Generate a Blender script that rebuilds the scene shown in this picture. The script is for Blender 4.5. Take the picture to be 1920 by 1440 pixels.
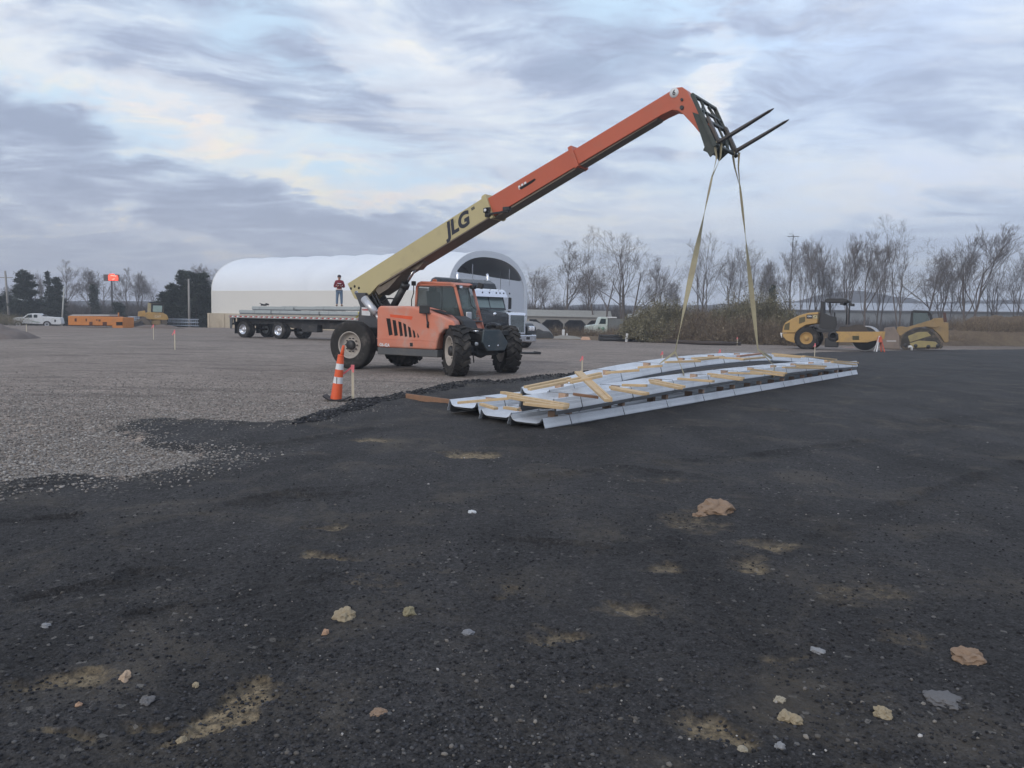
import bpy, math, random
import numpy as np
from mathutils import Vector, Matrix, Euler
for o in list(bpy.data.objects): bpy.data.objects.remove(o)
SC=bpy.context.scene; COL=SC.collection
rad=math.radians
# ------------------------------------------------------------------ camera
F=1442.;H=1.5
PIT=math.atan((720-598)/F); ROL=math.atan(.0195)
FW=np.array([0,math.cos(PIT),-math.sin(PIT)]);_r=np.array([1.,0,0]);_u=np.array([0,math.sin(PIT),math.cos(PIT)])
RR=_r*math.cos(ROL)+_u*math.sin(ROL);UU=_u*math.cos(ROL)-_r*math.sin(ROL);CC=np.array([0,0,H])
cam=bpy.data.cameras.new('camera'); co=bpy.data.objects.new('camera',cam); COL.objects.link(co)
cam.sensor_width=36; cam.lens=F/1920*36; cam.clip_start=.05; cam.clip_end=6000
co.matrix_world=Matrix(((RR[0],UU[0],-FW[0],0),(RR[1],UU[1],-FW[1],0),(RR[2],UU[2],-FW[2],H),(0,0,0,1)))
SC.camera=co
SC.view_settings.view_transform='Standard'; SC.view_settings.look='None'; SC.view_settings.gamma=1
SC.view_settings.exposure=0.5
# helper geometry used to survey the place: a direction seen from the viewpoint -> a point on the ground / at a distance
def ray(x,y): return FW+RR*(x-960)/F+UU*(720-y)/F
def gnd(x,y,z=0.):
    d=ray(x,y); return CC+d*(z-H)/d[2]
def atd(x,y,Y):
    d=ray(x,y); return CC+d*Y/d[1]
# ------------------------------------------------------------------ node helpers
class NT:
    def __init__(s,nt): s.nt=nt; s.n=nt.nodes; s.l=nt.links
    def new(s,t,**k):
        n=s.n.new(t)
        for a,v in k.items(): setattr(n,a,v)
        return n
    def put(s,sock,v):
        if isinstance(v,bpy.types.NodeSocket): s.l.new(v,sock)
        elif isinstance(v,(tuple,list)) and len(v)==3 and sock.type=='RGBA': sock.default_value=(*v,1)
        else: sock.default_value=v
    def math(s,op,a,b=0.,c=0.,clamp=False):
        n=s.new('ShaderNodeMath',operation=op,use_clamp=clamp); s.put(n.inputs[0],a); s.put(n.inputs[1],b); s.put(n.inputs[2],c); return n.outputs[0]
    def vmath(s,op,a,b=(0,0,0)):
        n=s.new('ShaderNodeVectorMath',operation=op); s.put(n.inputs[0],a); s.put(n.inputs[1],b)
        return n.outputs['Value'] if op in('LENGTH','DOT_PRODUCT','DISTANCE') else n.outputs[0]
    def mix(s,f,a,b,mode='MIX'):
        n=s.new('ShaderNodeMix',data_type='RGBA',blend_type=mode); s.put(n.inputs[0],f); s.put(n.inputs[6],a); s.put(n.inputs[7],b); return n.outputs[2]
    def ramp(s,v,stops):
        n=s.new('ShaderNodeValToRGB'); e=n.color_ramp.elements
        while len(e)>1: e.remove(e[-1])
        for i,(p,c) in enumerate(stops):
            el=e[0] if i==0 else e.new(p)
            el.position=p; el.color=(c,c,c,1) if not isinstance(c,(tuple,list)) else (*c,1)
        s.l.new(v,n.inputs[0]); return n.outputs[0]
    def noise(s,vec,scale,detail=5,rough=.55,dist=0.,out=0,lac=2.):
        n=s.new('ShaderNodeTexNoise'); s.l.new(vec,n.inputs['Vector']); n.inputs['Scale'].default_value=scale
        n.inputs['Detail'].default_value=detail; n.inputs['Roughness'].default_value=rough; n.inputs['Distortion'].default_value=dist; n.inputs['Lacunarity'].default_value=lac
        return n.outputs[out]
    def vor(s,vec,scale,out=0,feature='F1'):
        n=s.new('ShaderNodeTexVoronoi',feature=feature); s.l.new(vec,n.inputs['Vector']); n.inputs['Scale'].default_value=scale; return n.outputs[out]
    def smooth(s,v,a,b):
        n=s.new('ShaderNodeMapRange',interpolation_type='SMOOTHSTEP'); s.put(n.inputs[0],v); n.inputs[1].default_value=a; n.inputs[2].default_value=b; return n.outputs[0]
    def comb(s,x,y,z):
        n=s.new('ShaderNodeCombineXYZ'); s.put(n.inputs[0],x); s.put(n.inputs[1],y); s.put(n.inputs[2],z); return n.outputs[0]
# ------------------------------------------------------------------ sky
SUN_EL,SUN_AZ=24.,215.     # azimuth clockwise from +Y (the viewing direction)
W=bpy.data.worlds.new('World'); SC.world=W; W.use_nodes=True
w=NT(W.node_tree); w.n.clear()
sky=w.new('ShaderNodeTexSky'); sky.sky_type='NISHITA'; sky.sun_disc=False; sky.sun_elevation=rad(SUN_EL); sky.sun_rotation=rad(SUN_AZ)
sky.air_density=1.2; sky.dust_density=1.5
D=w.new('ShaderNodeTexCoord').outputs['Generated']
sp=w.new('ShaderNodeSeparateXYZ'); w.l.new(D,sp.inputs[0])
zc=w.math('MAXIMUM',sp.outputs[2],0.)
zz=w.math('ADD',zc,.16)
PX=w.math('DIVIDE',sp.outputs[0],zz); PY=w.math('DIVIDE',sp.outputs[1],zz)
P=w.comb(PX,PY,0.)                                  # cloud deck seen in perspective
az=w.math('ARCTAN2',sp.outputs[0],sp.outputs[1]); el=w.math('ARCSINE',sp.outputs[2])
# streaks drift from upper left to lower right: rotate and stretch the deck
def rotst(v,deg,sx,sy,off=0.):
    m=w.new('ShaderNodeMapping'); m.inputs['Rotation'].default_value=(0,0,rad(deg)); m.inputs['Scale'].default_value=(sx,sy,1); m.inputs['Location'].default_value=(off,off*.7,0)
    w.l.new(v,m.inputs[0]); return m.outputs[0]
wob=w.noise(P,1.1,3,.5,out=1)
Pw=w.vmath('ADD',P,w.vmath('MULTIPLY',w.vmath('SUBTRACT',wob,(.5,.5,.5)),(.7,.7,0)))
n1=w.noise(rotst(Pw,-14,.5,1.05,3.1),1.0,6,.56,.5)
n2=w.noise(rotst(Pw,20,1.1,1.7,7.7),1.9,9,.62,.5)
n3=w.noise(rotst(Pw,-10,.9,1.9,1.3),5.,9,.62,.25)
n4=w.noise(rotst(Pw,-25,1.,1.8,5.3),3.2,10,.62,.3)
def cz(n,k): return w.math('MULTIPLY',w.math('SUBTRACT',n,.5),k)
dens=w.math('ADD',w.math('ADD',cz(n1,.7),cz(n2,.55)),w.math('ADD',w.math('ADD',cz(n3,.50),cz(n4,.90)),.5))
def azel(px,py):
    d=ray(px,py); d=d/np.linalg.norm(d); return math.atan2(d[0],d[1]),math.asin(d[2])
def lobe(px,py,wx,wy,rot=0,warp=None):
    """soft patch of the sky round one direction; widths in degrees, warped by the cloud noise"""
    a0,e0=azel(px,py); c,s_=math.cos(rad(rot)),math.sin(rad(rot))
    da=w.math('SUBTRACT',azw,a0); de=w.math('SUBTRACT',elw,e0)
    u=w.math('ADD',w.math('MULTIPLY',da,c/rad(wx)),w.math('MULTIPLY',de,s_/rad(wx)))
    v=w.math('ADD',w.math('MULTIPLY',da,-s_/rad(wy)),w.math('MULTIPLY',de,c/rad(wy)))
    return w.math('EXPONENT',w.math('MULTIPLY',w.math('ADD',w.math('MULTIPLY',u,u),w.math('MULTIPLY',v,v)),-1.))
wn=w.noise(w.comb(w.math('MULTIPLY',az,2.2),w.math('MULTIPLY',el,6.),0.),2.6,7,.6,out=1)
sw=w.new('ShaderNodeSeparateXYZ'); w.l.new(wn,sw.inputs[0])
azw=w.math('ADD',az,w.math('MULTIPLY',w.math('SUBTRACT',sw.outputs[0],.5),.34))
elw=w.math('ADD',el,w.math('MULTIPLY',w.math('SUBTRACT',sw.outputs[1],.5),.16))
def sumlobes(L):
    t=None
    for (*g,k) in L:
        v=w.math('MULTIPLY',lobe(*g),k); t=v if t is None else w.math('ADD',t,v)
    return t
thick=sumlobes([(150,20,17,2.6,-4,.05),(560,80,11,3.0,-16,.13),(820,60,8,3.5,-20,.10),(220,345,17,2.2,-9,.19),(60,330,9,3.4,0,.07),(520,395,11,2.0,-14,.20),(800,440,9,1.6,-6,.16),(60,520,14,2.6,0,.06),
   (1090,110,5,3,-12,.16),(1230,100,6,1.6,10,.10),(1330,330,13,2.0,-12,.10),(1230,380,9,1.5,0,.08),(1550,130,10,2.6,-14,.08),(1760,200,12,1.8,-8,.07),(1820,435,12,1.3,4,.10),(1700,60,9,2,-10,.05),
   (760,110,7,2.6,-16,-.22),(640,100,3,1.4,-16,-.14),(340,225,8,1.7,-9,-.17),(480,290,10,1.6,-12,-.12),(640,330,10,1.8,-12,-.17),(860,390,7,1.4,-14,-.14),(90,135,12,1.5,-14,-.19),(350,180,18,1.8,-14,-.10),(900,220,10,4.0,-14,-.12),
   (1600,340,14,2.4,4,-.20),(1480,395,12,1.8,0,-.17),(1344,150,1.6,3.2,0,-.30),(1300,190,4,3,0,-.08),(1090,400,8,2,-5,-.10),(200,435,16,.9,-10,-.15),(1500,20,9,1.5,-8,-.08)])
c=w.math('ADD',dens,w.math('MULTIPLY',thick,.86))
warm=sumlobes([(1346,150,1.8,3,0,.5),(110,240,6,1.2,-14,.5),(1760,330,10,1.6,0,.35),(345,222,6,1.3,-8,1.2),(255,245,3,.7,-8,.7),(620,355,6,1.0,-8,.9),(560,265,5,1.0,-8,.5),(760,355,6,1.2,-8,.7),(15,125,5,1.1,-12,.8),(780,90,5,1.4,-12,.4),(190,432,16,1.1,-9,.8),(1100,400,10,1.8,0,.35),(1790,395,8,.9,3,.6),(860,375,6,1.4,0,.6)])
K=10.2
def col(r,g,b): return (r*K,g*K,b*K)
cloud=w.ramp(c,[(.26,(.72,.755,.78)),(.36,(.62,.675,.74)),(.45,(.52,.59,.70)),(.54,(.425,.49,.615)),(.64,(.345,.40,.53)),(.80,(.28,.33,.45))])
wisp=w.math('MULTIPLY',w.smooth(w.math('SUBTRACT',w.math('ADD',w.math('MULTIPLY',n2,.5),w.math('MULTIPLY',n3,.5)),w.math('MULTIPLY',thick,.9)),.50,.66),1.,clamp=True)
warmm=w.math('MULTIPLY',warm,w.smooth(c,.47,.30),clamp=True)
cc=w.mix(w.math('MULTIPLY',wisp,.5),cloud,(.76,.78,.81))
cc=w.mix(w.math('MULTIPLY',warmm,.8),cc,w.mix(w.smooth(n2,.4,.6),(.92,.82,.62),(.88,.76,.68)))
right=w.smooth(az,-.2,.55)
blue=sumlobes([(620,300,9,1.8,-10,.8),(150,190,8,1.5,-12,.9),(470,40,7,2.,-10,.8),(1650,350,13,2.6,0,.55),(1500,40,10,2.2,-6,.9),(1180,40,8,2,-6,.6),(1400,230,8,3,0,.4),(800,300,7,1.5,-10,.5)])
bluem=w.math('MULTIPLY',w.math('MULTIPLY',blue,w.smooth(n4,.64,.42)),.95,clamp=True)
cc=w.mix(bluem,cc,w.mix(w.smooth(az,.1,.5),(.50,.68,.84),(.55,.68,.92)))
cc=w.mix(w.math('MULTIPLY',right,.22),cc,(.50,.60,.80))
hz=w.smooth(el,.19,.0)
hzc=w.mix(w.smooth(az,-.5,.5),(.45,.465,.575),(.53,.60,.74))
cc=w.mix(w.math('MULTIPLY',hz,.62),cc,hzc)
below=w.smooth(el,0.,-.06)
cc=w.mix(below,cc,(.16,.16,.18))
ccs=w.vmath('MULTIPLY',cc,(K,K,K))
mixed=w.mix(.93,sky.outputs[0],ccs)
bg=w.new('ShaderNodeBackground'); w.l.new(mixed,bg.inputs[0]); bg.inputs[1].default_value=.1
wo=w.new('ShaderNodeOutputWorld'); w.l.new(bg.outputs[0],wo.inputs[0])
sd=bpy.data.lights.new('sun','SUN'); sd.energy=1.0; sd.angle=rad(22); sd.color=(1,.93,.84)
so=bpy.data.objects.new('sun',sd); COL.objects.link(so)
_a=rad(SUN_AZ); _e=rad(SUN_EL); sdir=Vector((math.sin(_a)*math.cos(_e),math.cos(_a)*math.cos(_e),math.sin(_e)))
so.rotation_euler=sdir.to_track_quat('Z','Y').to_euler()
# ------------------------------------------------------------------ materials
MATS={}
def mat(name,c,r=.6,m=0.,var=.18,sc=3.,bump=0.,bsc=40.,dirt=None,da=.5,dsc=2.,spec=.5,lowdirt=0.):
    if name in MATS: return MATS[name]
    M=bpy.data.materials.new(name); M.use_nodes=True; t=NT(M.node_tree); b=M.node_tree.nodes['Principled BSDF']
    oc=t.new('ShaderNodeTexCoord').outputs['Object']
    n=t.noise(oc,sc,6,.6)
    k=t.math('ADD',t.math('MULTIPLY',n,2*var),1-var)
    base=t.vmath('MULTIPLY',(*c,),t.comb(k,k,k))
    if dirt:
        d=t.smooth(t.noise(oc,dsc,8,.68,.4),.48,.72); d=t.math('MULTIPLY',d,da)
        base=t.mix(d,base,dirt)
    if lowdirt:   # mud thrown up from the yard
        s=t.new('ShaderNodeSeparateXYZ'); t.l.new(oc,s.inputs[0])
        lo=t.smooth(t.math('ADD',s.outputs[2],t.math('MULTIPLY',t.noise(oc,4,6,.6),.9)),1.5,.5)
        base=t.mix(t.math('MULTIPLY',lo,lowdirt),base,(.16,.14,.12))
    t.l.new(base,b.inputs['Base Color'])
    rr=t.math('ADD',r-.1,t.math('MULTIPLY',t.noise(oc,sc*2.3,5,.6),.2),clamp=True); t.l.new(rr,b.inputs['Roughness'])
    b.inputs['Metallic'].default_value=m; b.inputs['Specular IOR Level'].default_value=spec
    if bump:
        bn=t.new('ShaderNodeBump'); bn.inputs['Strength'].default_value=bump; bn.inputs['Distance'].default_value=.01
        t.l.new(t.noise(oc,bsc,5,.6),bn.inputs['Height']); t.l.new(bn.outputs[0],b.inputs['Normal'])
    MATS[name]=M; return M
def glass(name,c,r=.06,alpha=.55):
    if name in MATS: return MATS[name]
    M=bpy.data.materials.new(name); M.use_nodes=True; b=M.node_tree.nodes['Principled BSDF']
    b.inputs['Base Color'].default_value=(*c,1); b.inputs['Roughness'].default_value=r; b.inputs['Alpha'].default_value=alpha; b.inputs['Specular IOR Level'].default_value=.8
    MATS[name]=M; return M
def emis(name,c,s):
    M=bpy.data.materials.new(name); M.use_nodes=True; b=M.node_tree.nodes['Principled BSDF']
    b.inputs['Base Color'].default_value=(*c,1); b.inputs['Emission Color'].default_value=(*c,1); b.inputs['Emission Strength'].default_value=s; return M
DU=(.20,.17,.145)
ORANGE=mat('orange_paint',(.63,.215,.135),.5,var=.12,sc=1.5,dirt=(.50,.34,.285),da=.8,dsc=1.1,lowdirt=.35)
BOOMOR=mat('boom_orange',(.50,.11,.055),.42,var=.10,dirt=(.32,.14,.09),da=.35)
CREAM=mat('boom_cream',(.50,.43,.23),.45,var=.06,dirt=(.36,.30,.18),da=.4)
CREAMD=mat('boom_underside_dark',(.16,.13,.10),.6,var=.3,sc=6)  # darker tone for the boom section undersides and the cylinder bracket
DARK=mat('dark_metal',(.035,.036,.038),.5,.3,var=.3,dirt=DU,da=.25)
BLACK=mat('black_rubber_plastic',(.02,.02,.022),.55,var=.3,sc=8)
GREYM=mat('frame_grey',(.085,.095,.105),.55,.1,var=.2,dirt=DU,da=.4,lowdirt=.5)
STEEL=mat('steel_rod',(.45,.45,.47),.25,1.,var=.1)
ALU=mat('muffler_alu',(.62,.62,.64),.4,.6,var=.12,sc=10)
TYRE=mat('tyre_rubber',(.034,.032,.031),.85,var=.35,sc=7,bump=.4,bsc=60,dirt=(.15,.135,.12),da=.75,dsc=3.,spec=.25)
RIM=mat('rim_dusty',(.42,.38,.34),.6,.1,var=.2,sc=9,dirt=(.22,.18,.15),da=.8,dsc=5)
WHITE=mat('white_paint',(.72,.73,.74),.4,var=.06,dirt=(.45,.43,.40),da=.3)
CHROME=mat('chrome',(.78,.79,.82),.16,1.,var=.04)
TRUCKB=mat('truck_dark_paint',(.018,.022,.028),.25,var=.15,dirt=(.12,.11,.1),da=.3)
YEL=mat('machine_yellow',(.47,.29,.095),.58,var=.14,dirt=(.27,.20,.125),da=.7,dsc=2.)
YELD=mat('machine_yellow_dirty',(.30,.20,.09),.65,var=.2,dirt=(.17,.14,.11),da=.8,dsc=2.)
GLASS=glass('cab_glass',(.10,.16,.16),.05,.55)
GLASSD=glass('dark_glass',(.03,.05,.055),.05,.9)
WOOD=mat('pine_lumber',(.58,.42,.24),.7,var=.16,sc=6,dirt=(.38,.27,.16),da=.5,dsc=5,bump=.2,bsc=30)
WOODD=mat('weathered_lumber',(.27,.15,.09),.8,var=.25,sc=6,dirt=(.14,.10,.08),da=.5,dsc=5,bump=.2,bsc=30)
PANEL=mat('coated_steel_panel',(.69,.72,.76),.38,.10,var=.08,sc=2.,dirt=(.44,.46,.49),da=.5,dsc=1.5)
PANEL_SHADE=mat('shaded_panel_steel',(.19,.20,.21),.5,.3,var=.2)  # same steel as the panels, coloured dark for the shade between nested layers
STRAP=mat('nylon_webbing',(.36,.32,.21),.85,var=.15,sc=12,bump=.3,bsc=90,dirt=(.26,.22,.16),da=.5)
PINK=mat('pink_flagging',(.85,.20,.22),.6,var=.1)
WIRE=mat('steel_banding',(.16,.17,.18),.4,.7)
RED=mat('red_paint',(.5,.035,.03),.5)
STAKE=mat('survey_stake_wood',(.62,.55,.42),.75,var=.15)
# ------------------------------------------------------------------ mesh builder
class MB:
    def __init__(s): s.v=[]; s.f=[]; s.sm=[]
    def add(s,v,f,smooth=False):
        o=len(s.v); s.v+= [tuple(map(float,p)) for p in v]; s.f+=[tuple(i+o for i in q) for q in f]; s.sm+=[smooth]*len(f); return s
    def box(s,c,d,rot=None,taper=None):
        hx,hy,hz=d[0]/2,d[1]/2,d[2]/2
        P=[Vector((x*hx,y*hy,z*hz)) for z in(-1,1) for y in(-1,1) for x in(-1,1)]
        if taper:
            for p in P[4:]: p.x*=taper[0]; p.y*=taper[1]
        if rot is not None:
            R=rot if isinstance(rot,Matrix) else Euler(rot).to_matrix(); P=[R@p for p in P]
        c=Vector(c); P=[p+c for p in P]
        return s.add(P,[(0,2,3,1),(4,5,7,6),(0,1,5,4),(2,6,7,3),(0,4,6,2),(1,3,7,5)])
    def beam(s,a,b,w,h,up=(0,0,1)):
        a=Vector(a);b=Vector(b);x=(b-a);L=x.length;x.normalize();u=Vector(up);y=u.cross(x)
        if y.length<1e-5: y=Vector((0,1,0)).cross(x)
        y.normalize();z=x.cross(y);R=Matrix((x,y,z)).transposed()
        return s.box((a+b)/2,(L,w,h),R)
    def prism(s,poly,y0,y1,ax='y'):
        """outline (a,b) in the x-z plane extruded along y (ax='y'), or y-z along x, or x-y along z"""
        n=len(poly)
        ar=sum(poly[i][0]*poly[(i+1)%n][1]-poly[(i+1)%n][0]*poly[i][1] for i in range(n))
        if ar<0: poly=poly[::-1]
        m={'y':lambda a,b,t:(a,t,b),'x':lambda a,b,t:(t,a,b),'z':lambda a,b,t:(a,b,t)}[ax]
        V=[m(a,b,y0) for a,b in poly]+[m(a,b,y1) for a,b in poly]
        Fc=[tuple(range(n)),tuple(range(2*n-1,n-1,-1))]+[((i+1)%n,i,n+i,n+(i+1)%n) for i in range(n)]
        if ax in('x','z'): Fc=[q[::-1] for q in Fc]
        return s.add(V,Fc)
    def tube(s,pts,r,n=10,caps=True,smooth=True):
        pts=[Vector(p) for p in pts]; rs=r if isinstance(r,(list,tuple)) else [r]*len(pts); V=[];Fc=[]
        t0=None
        for i,p in enumerate(pts):
            t=(pts[min(i+1,len(pts)-1)]-pts[max(i-1,0)]).normalized()
            if t0 is None: a=t.orthogonal().normalized()
            else: a=(a-t*a.dot(t)).normalized()
            t0=t; b=t.cross(a)
            for k in range(n): V.append(p+(a*math.cos(2*math.pi*k/n)+b*math.sin(2*math.pi*k/n))*rs[i])
        for i in range(len(pts)-1):
            for k in range(n): Fc.append((i*n+k,i*n+(k+1)%n,(i+1)*n+(k+1)%n,(i+1)*n+k))
        s.add(V,Fc,smooth)
        if caps:
            o=len(s.v)-len(V); s.f+=[tuple(o+k for k in range(n-1,-1,-1)),tuple(o+(len(pts)-1)*n+k for k in range(n))]; s.sm+=[False]*2
        return s
    def lathe(s,prof,c=(0,0,0),ax='y',n=40,smooth=True):
        """profile of (radius, position along the axis)"""
        V=[];Fc=[];m=len(prof)
        for k in range(n):
            a=2*math.pi*k/n;ca,sa=math.cos(a),math.sin(a)
            for r,t in prof:
                p={'y':(r*ca,t,r*sa),'x':(t,r*ca,r*sa),'z':(r*ca,r*sa,t)}[ax]; V.append((p[0]+c[0],p[1]+c[1],p[2]+c[2]))
        for k in range(n):
            for i in range(m-1): Fc.append((k*m+i,k*m+i+1,((k+1)%n)*m+i+1,((k+1)%n)*m+i))
        return s.add(V,Fc,smooth)
    def build(s,name,m,parent=None,bevel=0,seg=2,loc=None,rotz=None,smooth=None):
        me=bpy.data.meshes.new(name); me.from_pydata(s.v,[],s.f); me.materials.append(m)
        me.polygons.foreach_set('use_smooth',s.sm if smooth is None else [smooth]*len(s.f)); me.update()
        o=bpy.data.objects.new(name,me); COL.objects.link(o)
        if parent: o.parent=parent
        if loc is not None: o.location=loc
        if rotz is not None: o.rotation_euler=(0,0,rotz)
        if bevel:
            b=o.modifiers.new('bevel','BEVEL'); b.width=bevel; b.segments=seg; b.limit_method='ANGLE'; b.angle_limit=rad(35)
        return o
def tag(o,label=None,cat=None,group=None,kind=None):
    if label: o['label']=label
    if cat: o['category']=cat
    if group: o['group']=group
    if kind: o['kind']=kind
    return o
def empty(name,loc=(0,0,0),deg=0,parent=None,label=None,cat=None,group=None):
    o=bpy.data.objects.new(name,None); COL.objects.link(o); o.location=loc; o.rotation_euler=(0,0,rad(deg)); o.empty_display_size=.3
    if parent: o.parent=parent
    return tag(o,label,cat,group)
def copy_tree(o,parent=None):
    c=o.copy(); COL.objects.link(c); c.parent=parent
    for ch in [x for x in bpy.data.objects if x.parent==o]: copy_tree(ch,c)
    return c
def text(s,size,m,parent,o,xd,yd,ext=.004,bold=0.,shear=0.,name='lettering',sx=1.,align='CENTER'):
    cu=bpy.data.curves.new(name,'FONT'); cu.body=s; cu.size=size; cu.extrude=0; cu.offset=bold; cu.shear=shear; cu.align_x=align; cu.align_y='CENTER'
    t=bpy.data.objects.new(name,cu); COL.objects.link(t); bpy.context.view_layer.update()
    me=bpy.data.meshes.new_from_object(t.evaluated_get(bpy.context.evaluated_depsgraph_get())); bpy.data.objects.remove(t)
    xd=Vector(xd).normalized(); yd=Vector(yd).normalized(); zd=xd.cross(yd); o=Vector(o)
    for v in me.vertices: v.co=o+xd*v.co.x*sx+yd*v.co.y+zd*ext
    me.name=name; me.materials.clear(); me.materials.append(m); ob=bpy.data.objects.new(name,me); COL.objects.link(ob); ob.parent=parent; return ob
# ------------------------------------------------------------------ numpy gradient noise
_rs=np.random.RandomState(7); _perm=_rs.permutation(256).astype(np.int32); _perm=np.concatenate([_perm,_perm]); _g=_rs.rand(256)*2*np.pi; _gx=np.cos(_g);_gy=np.sin(_g)
def pn(x,y):
    xi=np.floor(x).astype(np.int64); yi=np.floor(y).astype(np.int64); xf=x-xi; yf=y-yi
    u=xf*xf*xf*(xf*(xf*6-15)+10); v=yf*yf*yf*(yf*(yf*6-15)+10)
    def g(a,b,dx,dy):
        h=_perm[_perm[(xi+a)&255]+((yi+b)&255)]; return _gx[h]*dx+_gy[h]*dy
    a=g(0,0,xf,yf);b=g(1,0,xf-1,yf);c=g(0,1,xf,yf-1);d=g(1,1,xf-1,yf-1)
    return (a+(b-a)*u)+((c+(d-c)*u)-(a+(b-a)*u))*v
def fbm(x,y,o=4,g=.5):
    s=0;a=1
    for i in range(o): s=s+a*pn(x+17.3*i,y-9.1*i); x=x*2.03;y=y*2.03;a*=g
    return s
def sst(v,a,b):
    t=np.clip((v-a)/(b-a),0,1); return t*t*(3-2*t)
# edge of the spread black millings, surveyed left to right
EDGE=[(-260,960),(-100,925),(0,905),(60,898),(120,890),(200,895),(250,895),(300,884),(345,874),(378,862),(372,850),(330,843),(285,838),(250,826),(212,806),(250,790),(320,785),(400,790),(480,795),(560,786),(600,774),(640,768),(665,760),(672,750),(700,752),(740,745),(790,737),(850,722),(900,716),(940,721),(1000,712),(1060,706),(1200,688),(1350,675),(1450,666),(1540,660),(1700,657),(1920,655),(2300,652)]
EP=np.array([gnd(x,y)[:2] for x,y in EDGE])
EP=np.vstack([[-60,EP[0,1]-1.0],EP,[90,EP[-1,1]+3]])
POLY=np.vstack([EP,[[90,-60],[-60,-60]]])
def sdist(x,y):
    d2=np.full(x.shape,1e9)
    for (ax,ay),(bx,by) in zip(EP[:-1],EP[1:]):
        vx,vy=bx-ax,by-ay; t=np.clip(((x-ax)*vx+(y-ay)*vy)/(vx*vx+vy*vy),0,1)
        d2=np.minimum(d2,(x-ax-t*vx)**2+(y-ay-t*vy)**2)
    ins=np.zeros(x.shape,bool); n=len(POLY)
    for i in range(n):
        ax,ay=POLY[i];bx,by=POLY[(i+1)%n]
        if ay==by: continue
        cnd=((ay>y)!=(by>y))&(x<(bx-ax)*(y-ay)/(by-ay)+ax); ins^=cnd
    return np.where(ins,1,-1)*np.sqrt(d2)
# patches of tan subsoil showing through (px centre, semi-axes in px)
SOIL=[(470,1322,62,26,1.),(415,1358,50,28,1.),(130,1285,60,22,.55),(40,1310,60,22,.5),(110,1400,45,16,.5),(620,1052,60,7,.6),(615,995,40,5,.5),(880,858,45,5,.9),(700,830,50,5,.6),(1400,1062,45,14,.6),(1300,985,75,26,.42),
  (1360,1370,70,26,.6),(1060,1200,60,14,.55),(1180,1150,50,16,.5),(1250,1080,60,10,.45),(1620,1120,130,26,.36),(1700,1200,90,22,.36),(1500,1250,60,16,.36),(700,1100,60,12,.35),(250,1365,40,10,.5),(305,1362,34,8,.5),(1440,1028,60,8,.5),(940,1120,40,8,.4),(1120,1290,60,14,.34),(790,1075,80,10,.3),(1240,905,120,8,.3),(540,925,90,6,.25)]
SP=[]
for (cx,cy,ax_,ay_,k) in SOIL:
    c0=gnd(cx,cy); a_=gnd(cx+ax_,cy); b_=gnd(cx,cy+ay_); SP.append((c0[0],c0[1],a_[0]-c0[0],abs(b_[1]-c0[1])*1.05,k))
def soilmask(x,y):
    x,y=x+.16*fbm(x*3.1,y*3.1,3),y+.22*fbm(x*2.7+4,y*2.7,3)
    s=np.zeros(x.shape)
    for cx,cy,rx,ry,k in SP:
        q=((x-cx)/rx)**2+((y-cy)/ry)**2; s=np.maximum(s,1.25*k*np.exp(-q*.65))
    return s
RUTS=[([(-60,1060),(0,1045),(190,1010),(400,962),(560,925),(700,912)],.13),([(-40,990),(0,985),(130,975)],.10),([(-60,935),(0,925),(80,915),(150,905)],.08),([(260,1084),(420,1078),(560,1085)],.14),([(240,1170),(310,1155),(420,1135),(520,1110),(620,1090)],.06),([(480,950),(520,940),(650,930)],.12),([(60,1130),(200,1105),(330,1085)],.10),
 ([(1480,1040),(1600,985),(1750,930),(1920,870)],.14),([(960,1020),(1150,1035),(1260,1025)],.12),([(1450,770),(1700,800),(1920,770)],.3),([(1250,870),(1500,850),(1800,800)],.2),([(300,850),(520,835),(700,810)],.25),([(1000,900),(1150,880),(1300,900)],.2)]
RP=[(np.array([gnd(*p)[:2] for p in L]),w_) for L,w_ in RUTS]
def rutmask(x,y):
    xx=x+.04*fbm(x*3.9,y*3.9,3); yy=y+.05*fbm(x*3.5+7,y*3.5,3); m=np.zeros(x.shape)
    for P_,w_ in RP:
        d2=np.full(x.shape,1e9)
        for (ax,ay),(bx,by) in zip(P_[:-1],P_[1:]):
            vx,vy=bx-ax,by-ay; t=np.clip(((xx-ax)*vx+(yy-ay)*vy)/(vx*vx+vy*vy),0,1); d2=np.minimum(d2,(xx-ax-t*vx)**2+(yy-ay-t*vy)**2)
        m=np.maximum(m,np.exp(-d2/(w_*w_))*np.clip(.55+.6*fbm(x*1.1,y*1.1,3),.15,1))
    return m
def far_drop(x,y):
    r=np.hypot(x,y); return -1.0*sst(r+.25*np.clip(-x-20,0,40)*0,84,112)
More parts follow.
